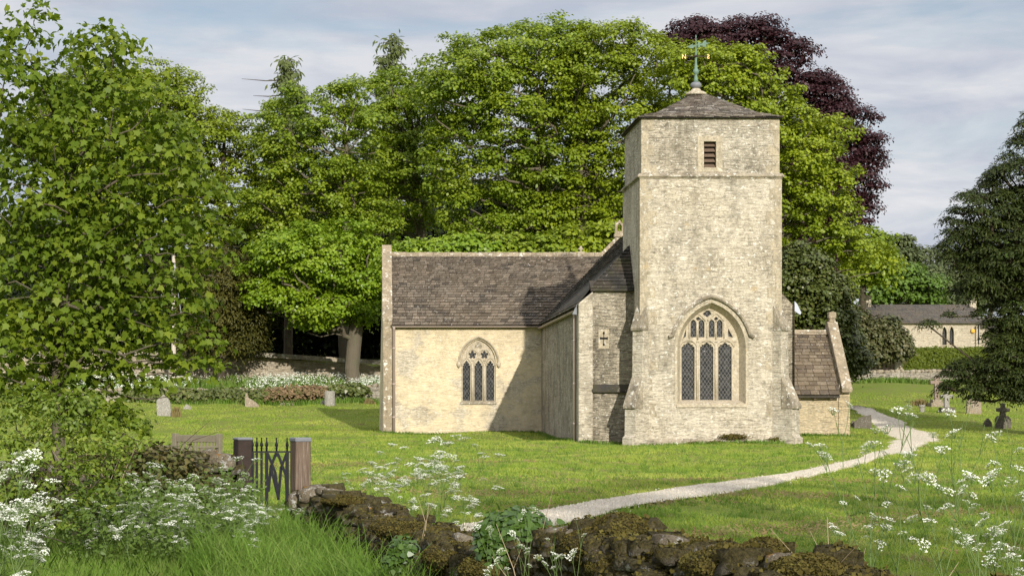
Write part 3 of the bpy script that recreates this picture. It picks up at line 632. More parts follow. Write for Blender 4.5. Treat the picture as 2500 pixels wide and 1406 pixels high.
for ch, xx, flip in (('N', -205, False), ('S', 212, True)):
    cu = bpy.data.curves.new('letter_' + ch.lower(), 'FONT'); cu.body = ch; cu.size = 100 * k_; cu.extrude = 3 * k_; cu.offset = 1.6 * k_; cu.align_x = 'CENTER'
    tmp = bpy.data.objects.new('t', cu); COL.objects.link(tmp); bpy.context.view_layer.update()
    me = bpy.data.meshes.new_from_object(tmp.evaluated_get(bpy.context.evaluated_depsgraph_get())); bpy.data.objects.remove(tmp)
    o = link('letter', me, None, vane, (xx * k_, 0, zz_(522))); o.data.materials.clear(); o.data.materials.append(M['gilt'])
    o.rotation_euler = (math.pi / 2, 0, math.pi if flip else 0)

# ------------------------------------------------------------------ ground and path
def groundmat():
    t = NT('lawn_ground'); o = t.obj()
    n1 = t.noise(o, 0.35, 5, 0.6); n2 = t.noise(t.map(o, (1, 0.6, 1)), 1.6, 6, 0.7); n3 = t.noise(o, 22, 4, 0.7)
    col = t.ramp(n1, [(0.3, (0.16, 0.22, 0.032)), (0.7, (0.23, 0.27, 0.05))])
    col = t.mix(t.ramp(n2, [(0.52, 0.0), (0.66, 0.8)]), col, (0.24, 0.20, 0.085))
    col = t.mix(t.ramp(n3, [(0.3, 0.6), (0.7, 0.0)]), col, (0.03, 0.05, 0.01))
    return t.done(t.pbsdf(col, 0.95, t.bump(t.math('ADD', n3, n2), 0.6, 0.06), 0.1))
M['ground'] = groundmat()
def lines(segs):
    r = []
    for a, b, n in segs: r += list(np.linspace(a, b, n, endpoint=False))
    return np.array(r + [segs[-1][1]])
gx = lines([(-1600, -300, 12), (-300, -60, 40), (-60, -20, 50), (-20, 45, 200), (45, 120, 60), (120, 400, 30), (400, 1600, 10)])
gy = lines([(-300, -20, 14), (-20, 8, 24), (8, 45, 170), (45, 130, 240), (130, 420, 90), (420, 3000, 16)])
XX, YY = np.meshgrid(gx, gy); HH = ground(XX, YY)
nx, ny = len(gx), len(gy); ii = np.arange(nx * ny).reshape(ny, nx)
gf = np.stack([ii[:-1, :-1], ii[:-1, 1:], ii[1:, 1:], ii[1:, :-1]], -1).reshape(-1, 4)
gro = npmesh('ground', np.stack([XX, YY, HH], -1), 4, M['ground'], None, gf, True); tag(gro, kind='structure')
UPE = [(1000, 1297), (1150, 1284), (1300, 1257), (1400, 1236), (1576, 1209.6), (1774, 1181), (1959, 1152), (2104, 1124), (2165, 1098), (2192, 1075), (2163, 1058), (2130, 1032), (2100, 1012), (2070, 996)]
LOE = [(1000, 1345), (1180, 1328), (1300, 1300), (1400, 1280), (1532, 1240), (1708, 1218), (1840, 1198.6), (1972, 1168), (2126, 1130), (2236, 1102), (2290, 1079), (2275, 1062), (2214, 1037), (2148, 1008), (2100, 993)]
def resample(pts, n):
    w = [ray(*p) for p in pts]; w = np.array([(v.x, v.y) for v in w])
    d = np.r_[0, np.cumsum(np.hypot(*np.diff(w, axis=0).T))]; s = np.linspace(0, d[-1], n)
    c = np.stack([np.interp(s, d, w[:, 0]), np.interp(s, d, w[:, 1])], 1)
    for _ in range(12): c[1:-1] = 0.25 * c[:-2] + 0.5 * c[1:-1] + 0.25 * c[2:]
    return c
NP_ = 420
ue, le = resample(UPE, NP_), resample(LOE, NP_)
jr = np.random.default_rng(3)
def rough1(n, amp, k):
    a = jr.normal(size=n); return np.convolve(a, np.ones(k) / k, 'same') * amp * math.sqrt(k)
PATHN = []
K = 10; V = []
nrm = le - ue; nrm /= np.linalg.norm(nrm, axis=1)[:, None]
ue = ue + nrm * (rough1(NP_, .05, 3) + rough1(NP_, .05, 9))[:, None]; le = le + nrm * (rough1(NP_, .05, 3) + rough1(NP_, .05, 9))[:, None]
for j in range(K + 1):
    t_ = j / K; p = ue * (1 - t_) + le * t_
    V.append(np.stack([p[:, 0], p[:, 1], ground(p[:, 0], p[:, 1]) + 0.03 + 0.04 * math.sin(math.pi * t_)], 1))
V = np.stack(V, 1); ii = np.arange(NP_ * (K + 1)).reshape(NP_, K + 1)
def gravel():
    t = NT('pale_gravel'); o = t.obj()
    v = t.n('TexVoronoi', {'Vector': o, 'Scale': 34.0}); n = t.noise(o, 1.3, 5, 0.65); f = t.noise(o, 60, 3, 0.7)
    col = t.mix(v.outputs['Color'], (0.60, 0.55, 0.45), (0.76, 0.71, 0.60))
    col = t.mix(t.ramp(n, [(0.45, 0.0), (0.75, 0.5)]), col, (0.50, 0.44, 0.33))
    col = t.mix(t.ramp(f, [(0.3, 0.5), (0.55, 0.0)]), col, (0.36, 0.32, 0.25))
    return t.done(t.pbsdf(col, 0.95, t.bump(t.math('ADD', v.outputs['Distance'], f), 1.0, 0.03), 0.1))
pth = npmesh('path', V, 4, gravel(), None, np.stack([ii[:-1, :-1], ii[:-1, 1:], ii[1:, 1:], ii[1:, :-1]], -1).reshape(-1, 4), True); tag(pth, kind='structure')
def onpath(x, y, pad=0.0):
    """True where a point lies on the gravel."""
    x = np.asarray(x); y = np.asarray(y); res = np.zeros(x.shape, bool)
    poly = np.concatenate([ue, le[::-1]])[::3]; j = len(poly) - 1
    for i in range(len(poly)):
        xi, yi = poly[i]; xj, yj = poly[j]
        c = ((yi > y) != (yj > y)) & (x < (xj - xi) * (y - yi) / (yj - yi + 1e-12) + xi); res ^= c; j = i
    return res

# ------------------------------------------------------------------ vegetation builders
KITE = np.array([(0, 0, 0), (.5, .42, .12), (1, 0, -.05), (.5, -.42, .12)])
NEEDLE = np.array([(0, 0, 0), (.45, .16, .05), (1, 0, -.06), (.45, -.16, .05)])
LOBED = np.array([(0, 0, 0), (.10, .34, .03), (.34, .30, .05), (.46, .58, .02), (.62, .26, .03), (1.0, 0, -.12), (.62, -.26, .03), (.46, -.58, .02), (.34, -.30, .05), (.10, -.34, .03)])
IVYL = np.array([(0, 0, 0), (.15, .4, .05), (.55, .3, .03), (1, 0, -.1), (.55, -.3, .03), (.15, -.4, .05)])
def unit(v): return v / np.maximum(np.linalg.norm(v, axis=-1, keepdims=True), 1e-9)
def leaves(pos, nrm, size, tmpl, rng, tdir=None, tw=0.0):
    """one leaf per row: template laid at pos, facing nrm, pointing along tdir (or any way)."""
    n = len(pos); t = rng.normal(size=(n, 3)) if tdir is None else tdir + rng.normal(size=(n, 3)) * tw
    nrm = unit(nrm); t = unit(t - nrm * (t * nrm).sum(1, keepdims=True)); b = np.cross(nrm, t)
    size = np.broadcast_to(np.asarray(size, float), (n,))[:, None, None]
    u, v, w = tmpl[:, 0], tmpl[:, 1], tmpl[:, 2]
    return pos[:, None] + size * (t[:, None] * u[None, :, None] + b[:, None] * v[None, :, None] + nrm[:, None] * w[None, :, None])
def ellips(Z, lst, depth=1.0, dz=0.0):
    """crown lobes measured on the photo (centre and radii in photo pixels) as ellipsoids at distance Z."""
    s = Z / F; r = []
    for e in lst:
        px, py, rx, ry = e[:4]; z = Z + (e[4] if len(e) > 4 else 0)
        r.append((np.array((wx(px, z), z, wz(py, z))), np.array((rx * z / F, min(rx, ry * 1.3) * z / F * depth, ry * z / F))))
    return r
def clump_centres(els, R, rng, per=1.0, front=0.75, inner=0.72, low=-0.9, sep=0.62):
    out = []; area = np.array([(e[1][0] * e[1][2]) for e in els]); tot = area.sum()
    tries = int(per * tot * 60 / (R * R)) + 200
    which = rng.choice(len(els), tries, p=area / tot); d = unit(rng.normal(size=(tries, 3)))
    back = (d[:, 1] > 0.15) & (rng.random(tries) < front); d[back, 1] *= -1
    rad = 1 - 0.42 * rng.random(tries) ** 2.2
    for i in range(tries):
        c, r = els[which[i]]
        if d[i, 2] < low: continue
        p = c + d[i] * r * rad[i]; ok = True
        for j, (c2, r2) in enumerate(els):
            if j != which[i] and (((p - c2) / r2) ** 2).sum() < inner ** 2: ok = False; break
        if not ok: continue
        if out:
            dd = np.array([o[0] for o in out]) - p
            if ((dd * np.array((1, 1, 1.55))) ** 2).sum(1).min() < (sep * R * 1.6) ** 2: continue
        out.append((p, d[i]))
    return out
def foliage(cl, R, k, size, tmpl, rng, flat=0.55, up=0.75, outw=0.9, rnd=0.5, tdir=None, droop=0.0, tw=0.6, surf=0.5, sub=0):
    C = np.array([c[0] for c in cl]); D = np.array([c[1] for c in cl]); m = len(C)
    RR = R * (0.65 + 0.7 * rng.random(m)); K = np.maximum(6, (k * (RR / R) ** 2).astype(int))
    idx = np.repeat(np.arange(m), K); n = len(idx)
    d = unit(rng.normal(size=(n, 3))); lowm = (d[:, 2] < -0.2) & (rng.random(n) < 0.8); d[lowm, 2] *= -1
    sc = np.array((1, 1, flat))
    if sub:
        sd = unit(rng.normal(size=(m, sub, 3))); sd[:, :, 2] = np.abs(sd[:, :, 2]) - .15; sc_ = C[:, None] + sd * sc * (RR[:, None] * (.55 + .4 * rng.random((m, sub))))[:, :, None]
        which = rng.integers(0, sub, n); sr = RR[idx] * .36 * (.6 + .6 * rng.random(n))
        pos = sc_[idx, which] + d * np.array((1, 1, .7)) * (sr * (.35 + .65 * rng.random(n) ** .5))[:, None]; d = unit(d + sd[idx, which] * .6)
    else:
        rad = (surf + (1 - surf) * rng.random(n)) * (0.75 + 0.5 * rng.random(n))
        pos = C[idx] + d * sc * (RR[idx] * rad)[:, None]
    pos[:, 2] -= droop * (np.linalg.norm((pos - C[idx])[:, :2], axis=1) ** 2) / R
    nr = d * outw + np.array((0, 0, up)) + D[idx] * 0.35 + rng.normal(size=(n, 3)) * rnd
    td = None
    if tdir == 'out': td = d * np.array((1, 1, .4)) + np.array((0, 0, -0.35))
    if tdir == 'droop': td = D[idx] * np.array((.9, .9, .2)) + d * .5 + np.array((0, 0, -0.55))
    return leaves(pos, nr, size * (0.65 + 0.7 * rng.random(n)), tmpl, rng, td, tw)
def skeleton(trunk, cl, rng, r0, rtip=0.035, bend=0.12, down=0.35):
    """limbs: every clump joins the nearest node nearer the root; radii follow what each branch carries."""
    nodes = [np.array(p, float) for p in trunk]; par = [i - 1 for i in range(len(trunk))]; nt = len(nodes)
    root = nodes[0]; dist = [0.0]
    for i in range(1, nt): dist.append(dist[-1] + np.linalg.norm(nodes[i] - nodes[i - 1]))
    order = sorted(range(len(cl)), key=lambda i: np.linalg.norm(cl[i][0] - nodes[nt - 1]) + 0.2 * np.linalg.norm(cl[i][0] - root))
    tips = []
    for i in order:
        p = cl[i][0] - np.array((0, 0, 0.15)); N_ = np.array(nodes); v = p - N_; L = np.linalg.norm(v, axis=1)
        cost = L + 0.25 * np.array(dist) + np.where(v[:, 2] < -0.1, 2.2 * L, 0) + np.where(np.arange(len(N_)) < 1, 4, 0)
        j = int(np.argmin(cost)); a = nodes[j]; seg = 3 if L[j] > 1.0 else 2; prev = j
        for s in range(1, seg + 1):
            t = s / seg; q = a * (1 - t) + p * t
            if s < seg: q = q + rng.normal(size=3) * bend * L[j] * 0.5 + np.array((0, 0, -0.10 * L[j] * math.sin(math.pi * t) * down))
            nodes.append(q); par.append(prev); dist.append(dist[-1] * 0 + dist[prev] + L[j] / seg); prev = len(nodes) - 1
        tips.append(prev)
    w = np.zeros(len(nodes)); 
    for t_ in tips: w[t_] += 1
    for i in range(len(nodes) - 1, 0, -1): w[par[i]] += w[i]
    e = 0.48; rad = rtip * np.maximum(w, 0.6) ** e
    rad = rad * (r0 / max(rad[0], 1e-6)) ** np.clip(w / max(w[0], 1) * 1.5, 0, 1)
    V = []; Fc = []; n = 6
    for i in range(1, len(nodes)):
        a, b = nodes[par[i]], nodes[i]; d = b - a; L = np.linalg.norm(d)
        if L < 1e-4: continue
        d /= L; u = np.cross(d, (0.31, 0.77, 0.55)); u /= np.linalg.norm(u) + 1e-9; v_ = np.cross(d, u); k = len(V) * n
        ra = min(rad[par[i]], rad[i] * 1.5) if i >= nt else rad[par[i]]
        for c, r in ((a - d * ra * .3, ra), (b + d * rad[i] * .2, rad[i])):
            ang = 2 * math.pi * np.arange(n) / n; V.append(c + r * (np.cos(ang)[:, None] * u + np.sin(ang)[:, None] * v_))
        Fc += [(k + q, k + (q + 1) % n, k + n + (q + 1) % n, k + n + q) for q in range(n)]
    return np.concatenate(V), np.array(Fc)
def tree(name, label, cat, group, px, Z, els, R, k, size, leafm, barkm, tmpl=KITE, top=None, r0=0.4, per=1.0, rtip=0.035, lean=0.0, base=None, seed=0, trunk_px=None, **kw):
    rng = np.random.default_rng(seed + 1000); E_ = ellips(Z, els, kw.pop('depth', 1.0))
    ckw = {q: kw.pop(q) for q in ('front', 'inner', 'low', 'sep') if q in kw}
    cl = clump_centres(E_, R, rng, per, **ckw); x = wx(px, Z); b = np.array((x, Z, (G(x, Z) if base is None else base) - 0.2))
    if trunk_px: pts = [b] + [np.array(P(a, c, Z)) for a, c in trunk_px]
    else:
        t = np.array(P(top[0], top[1], Z)); pts = [b * (1 - s) + t * s + np.array((lean * math.sin(s * 3), 0, 0)) + (rng.normal(size=3) * .12 * (0 < s < 1)) for s in np.linspace(0, 1, 6)]
    root = empty(name, Vector(b), label, cat, group)
    if barkm is not None:
        V, Fc = skeleton(pts, cl, rng, r0, rtip); npmesh('trunk', V, 4, barkm, root, Fc, True)
    Lv = foliage(cl, R, k, size, tmpl, rng, **kw)
    npmesh('crown', Lv, len(tmpl), leafm, root)
    return root

# ------------------------------------------------------------------ leaf and bark materials
ML = {}
ML['syc'] = leafmat('sycamore_leaf', [(0.157, 0.234, 0.016), (0.220, 0.281, 0.017), (0.267, 0.315, 0.022), (0.189, 0.268, 0.017)], 0.32, 0.45, (0.075, 0.15, 0.012), 0.35, 0.45, 0.35, (0.28, 0.42, 0.02))
ML['syc_yellow'] = leafmat('sycamore_yellow_leaf', [(0.200, 0.267, 0.013), (0.256, 0.315, 0.017), (0.296, 0.347, 0.019), (0.174, 0.254, 0.014)], 0.32, 0.5, (0.09, 0.15, 0.01), 0.30, 0.45, 0.35, (0.35, 0.42, 0.02))
ML['syc_bright'] = leafmat('sycamore_bright_leaf', [(0.167, 0.267, 0.013), (0.230, 0.319, 0.017), (0.265, 0.343, 0.022)], 0.32, 0.35, (0.08, 0.18, 0.01), 0.4, 0.42, 0.4, (0.30, 0.48, 0.02))
ML['maple'] = leafmat('maple_leaf', [(0.120, 0.175, 0.014), (0.170, 0.224, 0.017), (0.111, 0.162, 0.014), (0.222, 0.260, 0.023)], 0.33, 0.4, (0.045, 0.10, 0.01), 1.2, 0.5, 0.22, (0.22, 0.36, 0.02))
ML['beech'] = leafmat('copper_beech_leaf', [(0.040, 0.012, 0.018), (0.055, 0.018, 0.022), (0.030, 0.010, 0.014)], 0.2, 0.3, (0.025, 0.010, 0.012), 0.5, 0.5, 0.35, (0.12, 0.03, 0.03))
ML['yew'] = leafmat('yew_needle', [(0.027, 0.043, 0.008), (0.041, 0.058, 0.010), (0.058, 0.071, 0.014), (0.023, 0.038, 0.008)], 0.1, 0.5, (0.022, 0.034, 0.008), 0.6, 0.6, 0.2, (0.08, 0.09, 0.01))
ML['yew_brown'] = leafmat('bronze_yew_needle', [(0.070, 0.068, 0.012), (0.095, 0.088, 0.016), (0.055, 0.058, 0.012)], 0.12, 0.4, (0.045, 0.05, 0.01), 0.6, 0.6, 0.2, (0.12, 0.11, 0.01))
ML['larch'] = leafmat('larch_needle', [(0.095, 0.125, 0.035), (0.13, 0.155, 0.05), (0.075, 0.105, 0.03)], 0.25, 0.3, (0.08, 0.10, 0.03), 0.6, 0.6, 0.2, (0.16, 0.2, 0.05))
ML['holly'] = leafmat('dark_bush_leaf', [(0.085, 0.11, 0.02), (0.11, 0.13, 0.025), (0.07, 0.095, 0.018), (0.15, 0.15, 0.04)], 0.15, 0.4, (0.04, 0.06, 0.013), 0.6, 0.4, 0.4, (0.12, 0.15, 0.02))
ML['ivybush'] = leafmat('ivy_bush_leaf', [(0.085, 0.095, 0.03), (0.12, 0.115, 0.05), (0.065, 0.08, 0.022), (0.16, 0.14, 0.07)], 0.15, 0.4, (0.06, 0.075, 0.02), 0.7, 0.45, 0.35, (0.14, 0.16, 0.03))
ML['hill_grey'] = leafmat('grey_green_leaf', [(0.10, 0.125, 0.055), (0.13, 0.15, 0.07), (0.085, 0.11, 0.045)], 0.2, 0.5, (0.08, 0.11, 0.035), 0.25, 0.6, 0.2, (0.16, 0.2, 0.06))
ML['hill_green'] = leafmat('poplar_leaf', [(0.088, 0.160, 0.022), (0.121, 0.193, 0.028), (0.105, 0.176, 0.022)], 0.25, 0.4, (0.06, 0.12, 0.02), 0.3, 0.5, 0.3, (0.2, 0.3, 0.03))
ML['dark'] = leafmat('shade_dark_leaf', [(0.014, 0.020, 0.008), (0.02, 0.028, 0.010), (0.010, 0.016, 0.006)], 0.05, 0.5, (0.01, 0.014, 0.006), 0.3, 0.7, 0.15, (0.03, 0.04, 0.01))  # leaf colour kept near black to stand for shade under the canopy
ML['hedge'] = leafmat('clipped_hedge_leaf', [(0.085, 0.115, 0.008), (0.11, 0.135, 0.010), (0.07, 0.10, 0.008)], 0.15, 0.3, (0.06, 0.09, 0.008), 0.5, 0.6, 0.25, (0.16, 0.2, 0.01))
ML['elder'] = leafmat('elder_leaf', [(0.148, 0.212, 0.024), (0.198, 0.260, 0.030), (0.118, 0.182, 0.020), (0.257, 0.284, 0.042)], 0.3, 0.35, (0.05, 0.10, 0.01), 1.4, 0.45, 0.35, (0.2, 0.32, 0.02))
ML['ivy'] = leafmat('ivy_leaf', [(0.05, 0.10, 0.014), (0.075, 0.135, 0.02), (0.035, 0.075, 0.012)], 0.2, 0.3, (0.04, 0.08, 0.012), 2.0, 0.35, 0.45, (0.12, 0.22, 0.02))
BK = {'grey': barkmat('grey_bark', (0.075, 0.062, 0.045), (0.17, 0.145, 0.105)), 'dark': barkmat('dark_bark', (0.035, 0.028, 0.022), (0.09, 0.07, 0.05)), 'tan': barkmat('tan_bark', (0.20, 0.13, 0.08), (0.30, 0.21, 0.13))}

# ------------------------------------------------------------------ the trees
SYC = 'sycamores behind the church'
tree('sycamore_tree', 'tall pale green sycamore seen over and beyond the dark maple by the lane', 'tree', SYC, 548, 116,
     [(250, 320, 170, 140), (360, 290, 120, 110), (470, 350, 105, 80), (590, 368, 55, 62), (540, 530, 110, 60), (625, 420, 55, 70), (350, 520, 200, 110), (610, 500, 90, 60)], 1.51, 480, .18, ML['syc_yellow'], BK['dark'], top=(548, 340), r0=.34, sub=10, flat=.72, sep=.54, front=.55, seed=1)
tree('sycamore_tree', 'slim bright sycamore with a bare forked trunk, between the larch tops', 'tree', SYC, 845, 112,
     [(735, 325, 90, 70), (835, 262, 50, 46), (890, 330, 40, 50), (690, 400, 60, 80), (800, 470, 120, 75), (690, 520, 90, 75), (880, 560, 100, 60), (740, 590, 100, 60)], 1.46, 480, .18, ML['syc'], BK['grey'], top=(842, 270), r0=.40, sub=10, flat=.72, sep=.54, front=.55, seed=2)
tree('sycamore_tree', 'low spreading lime green sycamore overhanging the high wall', 'tree', SYC, 862, 106,
     [(760, 650, 130, 75), (700, 720, 75, 60), (800, 760, 95, 65), (860, 640, 70, 80), (885, 745, 50, 60), (900, 690, 45, 60), (690, 640, 50, 50)], 1.29, 480, .18, ML['syc_bright'], BK['grey'], top=(868, 640), r0=.46, sub=10, flat=.72, sep=.54, front=.55, seed=3, low=-.75)
tree('sycamore_tree', 'domed sycamore standing just below the small larch top', 'tree', SYC, 1055, 118,
     [(985, 248, 88, 66), (925, 310, 62, 60), (1040, 300, 90, 85), (930, 400, 90, 80), (1010, 430, 90, 70), (880, 470, 70, 60), (950, 520, 110, 60)], 1.51, 480, .18, ML['syc'], BK['grey'], top=(1000, 250), r0=.34, sub=10, flat=.72, sep=.54, front=.55, seed=4)
tree('sycamore_tree', 'largest sycamore, rising highest above the long church roof', 'tree', SYC, 1312, 110,
     [(1180, 168, 108, 78), (1325, 132, 112, 68), (1110, 255, 75, 85), (1235, 260, 120, 95), (1350, 240, 100, 100), (1120, 400, 85, 90), (1220, 430, 110, 85), (1330, 420, 95, 90), (1150, 530, 90, 60), (1280, 550, 110, 60), (1270, 340, 150, 120), (1200, 220, 140, 110)], 1.57, 480, .18, ML['syc'], BK['grey'], top=(1322, 200), r0=.40, sub=10, flat=.72, sep=.54, front=.55, seed=5, per=1.15)
tree('sycamore_tree', 'yellow green sycamore immediately behind the tower, beside the largest one', 'tree', SYC, 1416, 109,
     [(1470, 150, 105, 76), (1580, 190, 78, 72), (1450, 250, 85, 85), (1540, 300, 110, 90), (1450, 400, 80, 90), (1530, 440, 80, 100), (1460, 540, 100, 60), (1390, 600, 70, 40), (1500, 230, 130, 110), (1390, 500, 70, 70)], 1.57, 480, .18, ML['syc_yellow'], BK['grey'], top=(1425, 210), r0=.36, sub=10, flat=.72, sep=.54, front=.55, seed=6, per=1.1)
tree('sycamore_tree', 'broad sycamore in front of the copper beech, its crown falling beside the tower', 'tree', SYC, 1900, 104,
     [(1690, 185, 80, 65), (1790, 200, 85, 65), (1850, 245, 60, 58), (1920, 318, 66, 66), (2025, 335, 40, 40), (1930, 400, 90, 70), (2005, 430, 50, 60), (1960, 510, 85, 60), (2045, 510, 35, 38), (1990, 590, 90, 50), (2080, 620, 65, 42), (1760, 300, 120, 80), (2110, 650, 50, 30)], 1.40, 480, .18, ML['syc_yellow'], BK['grey'], top=(1890, 240), r0=.5, sub=10, flat=.72, sep=.54, front=.55, seed=7, per=1.05)
tree('copper_beech', 'dark purple copper beech towering behind the green sycamores', 'tree', None, 1900, 124,
     [(1720, 110, 90, 55), (1830, 105, 90, 50), (1890, 150, 80, 60), (1955, 205, 62, 55), (2000, 245, 60, 55), (2045, 285, 50, 50), (2010, 320, 75, 60), (2085, 325, 55, 50), (2095, 420, 45, 85), (2085, 520, 50, 50), (1960, 440, 110, 100), (1980, 590, 90, 60), (1800, 180, 120, 60)], 1.15, 420, .19, ML['beech'], BK['dark'], top=(1890, 200), r0=.6, seed=8, per=1.3)
def conifer(name, label, px, Z, topy, basey, wpx, mat, seed, n=70):
    rng = np.random.default_rng(seed); x = wx(px, Z); b = Vector((x, Z, G(x, Z) - .2)); root = empty(name, b, label, 'tree')
    zt, zb = wz(topy, Z), wz(basey, Z); wmax = wpx * Z / F; V = MB(); V.tube([b, Vector((x + .1, Z, (zt + b.z) / 2)), Vector((x, Z, zt))], [.32, .2, .03], 8)
    pos = []; td = []; nr = []
    for i in range(n):
        f = (i + rng.random()) / n; z = zt - (zt - zb) * f ** .9; L = (wmax * (0.24 + 0.76 * f ** .7)) * (.45 + .75 * rng.random()); a = rng.random() * 2 * math.pi
        d = np.array((math.cos(a), math.sin(a), 0)); p0 = np.array((x, Z, z)); pts = [p0 + d * L * s + np.array((0, 0, .25 * L * (s - .3) * (1 - f) - .25 * L * s * s)) for s in np.linspace(0, 1, 5)]
        V.tube([Vector(p) for p in pts], [.05, .04, .03, .02, .01], 4, False); m = int(28 * L) + 10
        s = rng.random(m) ** .7; q = np.array([np.interp(s, np.linspace(0, 1, 5), [p[k] for p in pts]) for k in range(3)]).T
        q += rng.normal(size=(m, 3)) * np.array((.22, .22, .12)); q[:, 2] -= .18 * rng.random(m); pos.append(q); td.append(np.tile(d * .5 + np.array((0, 0, -.8)), (m, 1))); nr.append(np.tile(d * .4 + np.array((0, -.7, .5)), (m, 1)))
    pos = np.concatenate(pos); V.build('trunk', BK['dark'], root)
    npmesh('crown', leaves(pos, np.concatenate(nr) + rng.normal(size=pos.shape) * .5, .42 * (.6 + .8 * rng.random(len(pos))), NEEDLE, rng, np.concatenate(td), .5), 4, mat, root)
    return root
conifer('larch_tree', 'wispy larch with bare side twigs, the broader of the two larch tops', 703, 122, 138, 560, 92, ML['larch'], 41, 120)
conifer('larch_tree', 'small tufted larch top poking up above the domed sycamore', 955, 130, 84, 460, 84, ML['larch'], 42, 100)
tw_ = MB()
for (a, b_, c_) in (((703, 195), (650, 198), (590, 193)), ((700, 232), (655, 236), (618, 234)), ((700, 266), (640, 272), (592, 267)), ((640, 272), (652, 250), (643, 245))): tw_.tube([P(*a, 122), P(*b_, 122), P(*c_, 122)], [.05, .035, .012], 5)
lt = [o for o in bpy.data.objects if o.name.startswith('larch_tree')][0]; tw_.build('bare_branch', BK['dark'], lt)
tree('yew_tree', 'bronze green yew beside the wooden pole, under the sycamores', 'tree', None, 545, 108,
     [(540, 720, 95, 110), (480, 790, 70, 70), (600, 760, 60, 80), (460, 700, 60, 70), (540, 840, 100, 40)], .8, 260, .24, ML['yew_brown'], BK['dark'], NEEDLE, top=(545, 660), r0=.3, seed=15, flat=.8, tdir='droop', per=1.2)
# under-storey behind the church roof
for i, (px_, els, lab, mt) in enumerate((
    (1120, [(1080, 625, 75, 30), (1160, 615, 70, 32), (990, 640, 60, 34)], 'low leafy bush just above the gable end of the long roof', 'syc_bright'),
    (1290, [(1250, 615, 65, 30), (1330, 612, 60, 32)], 'bright bush above the middle of the long roof ridge', 'syc'),
    (1450, [(1420, 600, 60, 38), (1490, 590, 55, 36), (1545, 600, 50, 40)], 'yellow green bush beside the stone bellcote', 'syc_yellow'))):
    tree('bush', lab, 'bush', 'bushes behind the church roof', px_, 98, els, .85, 260, .22, ML[mt], BK['dark'], top=(px_, 620), r0=.14, seed=60 + i, base=G(wx(px_, 98), 98))
tree('holly_tree', 'dense dark green holly between the tower and the cottage', 'tree', None, 1990, 92,
     [(1960, 690, 60, 80), (1990, 760, 80, 90), (1920, 730, 50, 90), (2035, 830, 45, 70), (2070, 885, 40, 35), (2000, 850, 80, 80)], .62, 300, .17, ML['holly'], BK['dark'], top=(1975, 680), r0=.2, seed=21, per=1.2, flat=.9, surf=.4)
tree('ivy_bush', 'brownish ivy clad bush growing against the cottage gable', 'bush', None, 2140, 122,
     [(2115, 822, 42, 38), (2160, 820, 38, 40), (2185, 840, 32, 40), (2120, 860, 60, 30), (2085, 805, 32, 40)], .5, 200, .2, ML['ivybush'], BK['dark'], top=(2135, 780), r0=.15, seed=22, per=1.2, flat=1.0, surf=.4)
tree('laburnum_tree', 'yellowish small tree behind the cottage chimney and mast', 'tree', None, 2060, 128, [(2040, 700, 40, 55), (2015, 740, 45, 50), (2050, 765, 25, 35)], .8, 220, .22, ML['syc_yellow'], BK['dark'], top=(2060, 720), r0=.15, seed=23)
HT_ = 'trees on the slope beyond the cottage'
for i, (px_, Z, els, mt, lab, R) in enumerate((
    (2105, 150, [(2110, 615, 48, 46), (2080, 640, 45, 40), (2140, 660, 45, 40)], 'syc', 'rounded green tree on the slope right beside the sycamore', 1.2),
    (2195, 190, [(2193, 600, 28, 26), (2200, 630, 36, 30), (2190, 660, 45, 30)], 'hill_grey', 'feathery pale birch rising above the other slope trees', 1.0),
    (2190, 165, [(2190, 700, 75, 48), (2150, 720, 55, 40), (2245, 725, 50, 40)], 'hill_green', 'fresh green willow directly above the cottage roof', 1.3),
    (2270, 205, [(2240, 640, 65, 32), (2300, 650, 70, 34), (2180, 650, 50, 30), (2350, 660, 60, 34)], 'hill_grey', 'grey green tree along the skyline of the slope', 1.5),
    (2290, 175, [(2280, 700, 70, 50), (2340, 720, 60, 45), (2380, 690, 60, 50)], 'hill_grey', 'grey green whitebeam behind the dark yew boughs', 1.3),
    (2420, 200, [(2420, 640, 70, 40), (2490, 640, 70, 44), (2440, 700, 80, 50)], 'hill_green', 'green tree mostly hidden behind the great yew', 1.5))):
    tree('hillside_tree', lab, 'tree', HT_, px_, Z, els, R, 190, .34, ML[mt], BK['dark'], top=(px_, els[0][1]), r0=.25, seed=70 + i, per=1.3)
tree('great_yew', 'huge dark yew with drooping boughs over the headstones', 'tree', None, 2545, 74,
     [(2520, 330, 30, 60), (2470, 430, 60, 50), (2530, 470, 80, 90), (2400, 530, 85, 70), (2350, 600, 45, 50), (2460, 610, 110, 80), (2400, 680, 75, 50), (2500, 740, 75, 80), (2370, 762, 70, 6), (2290, 788, 35, 3), (2480, 850, 70, 60), (2410, 905, 110, 28), (2345, 902, 40, 22), (2450, 800, 50, 25), (2480, 880, 100, 80), (2375, 935, 75, 22), (2440, 950, 90, 26), (2540, 640, 80, 200)], .62, 330, .15, ML['yew'], BK['dark'], NEEDLE, top=(2530, 420), r0=.6, seed=31, per=1.3, sep=.58, flat=.30, tdir='droop', droop=.45, surf=.3, depth=1.15)
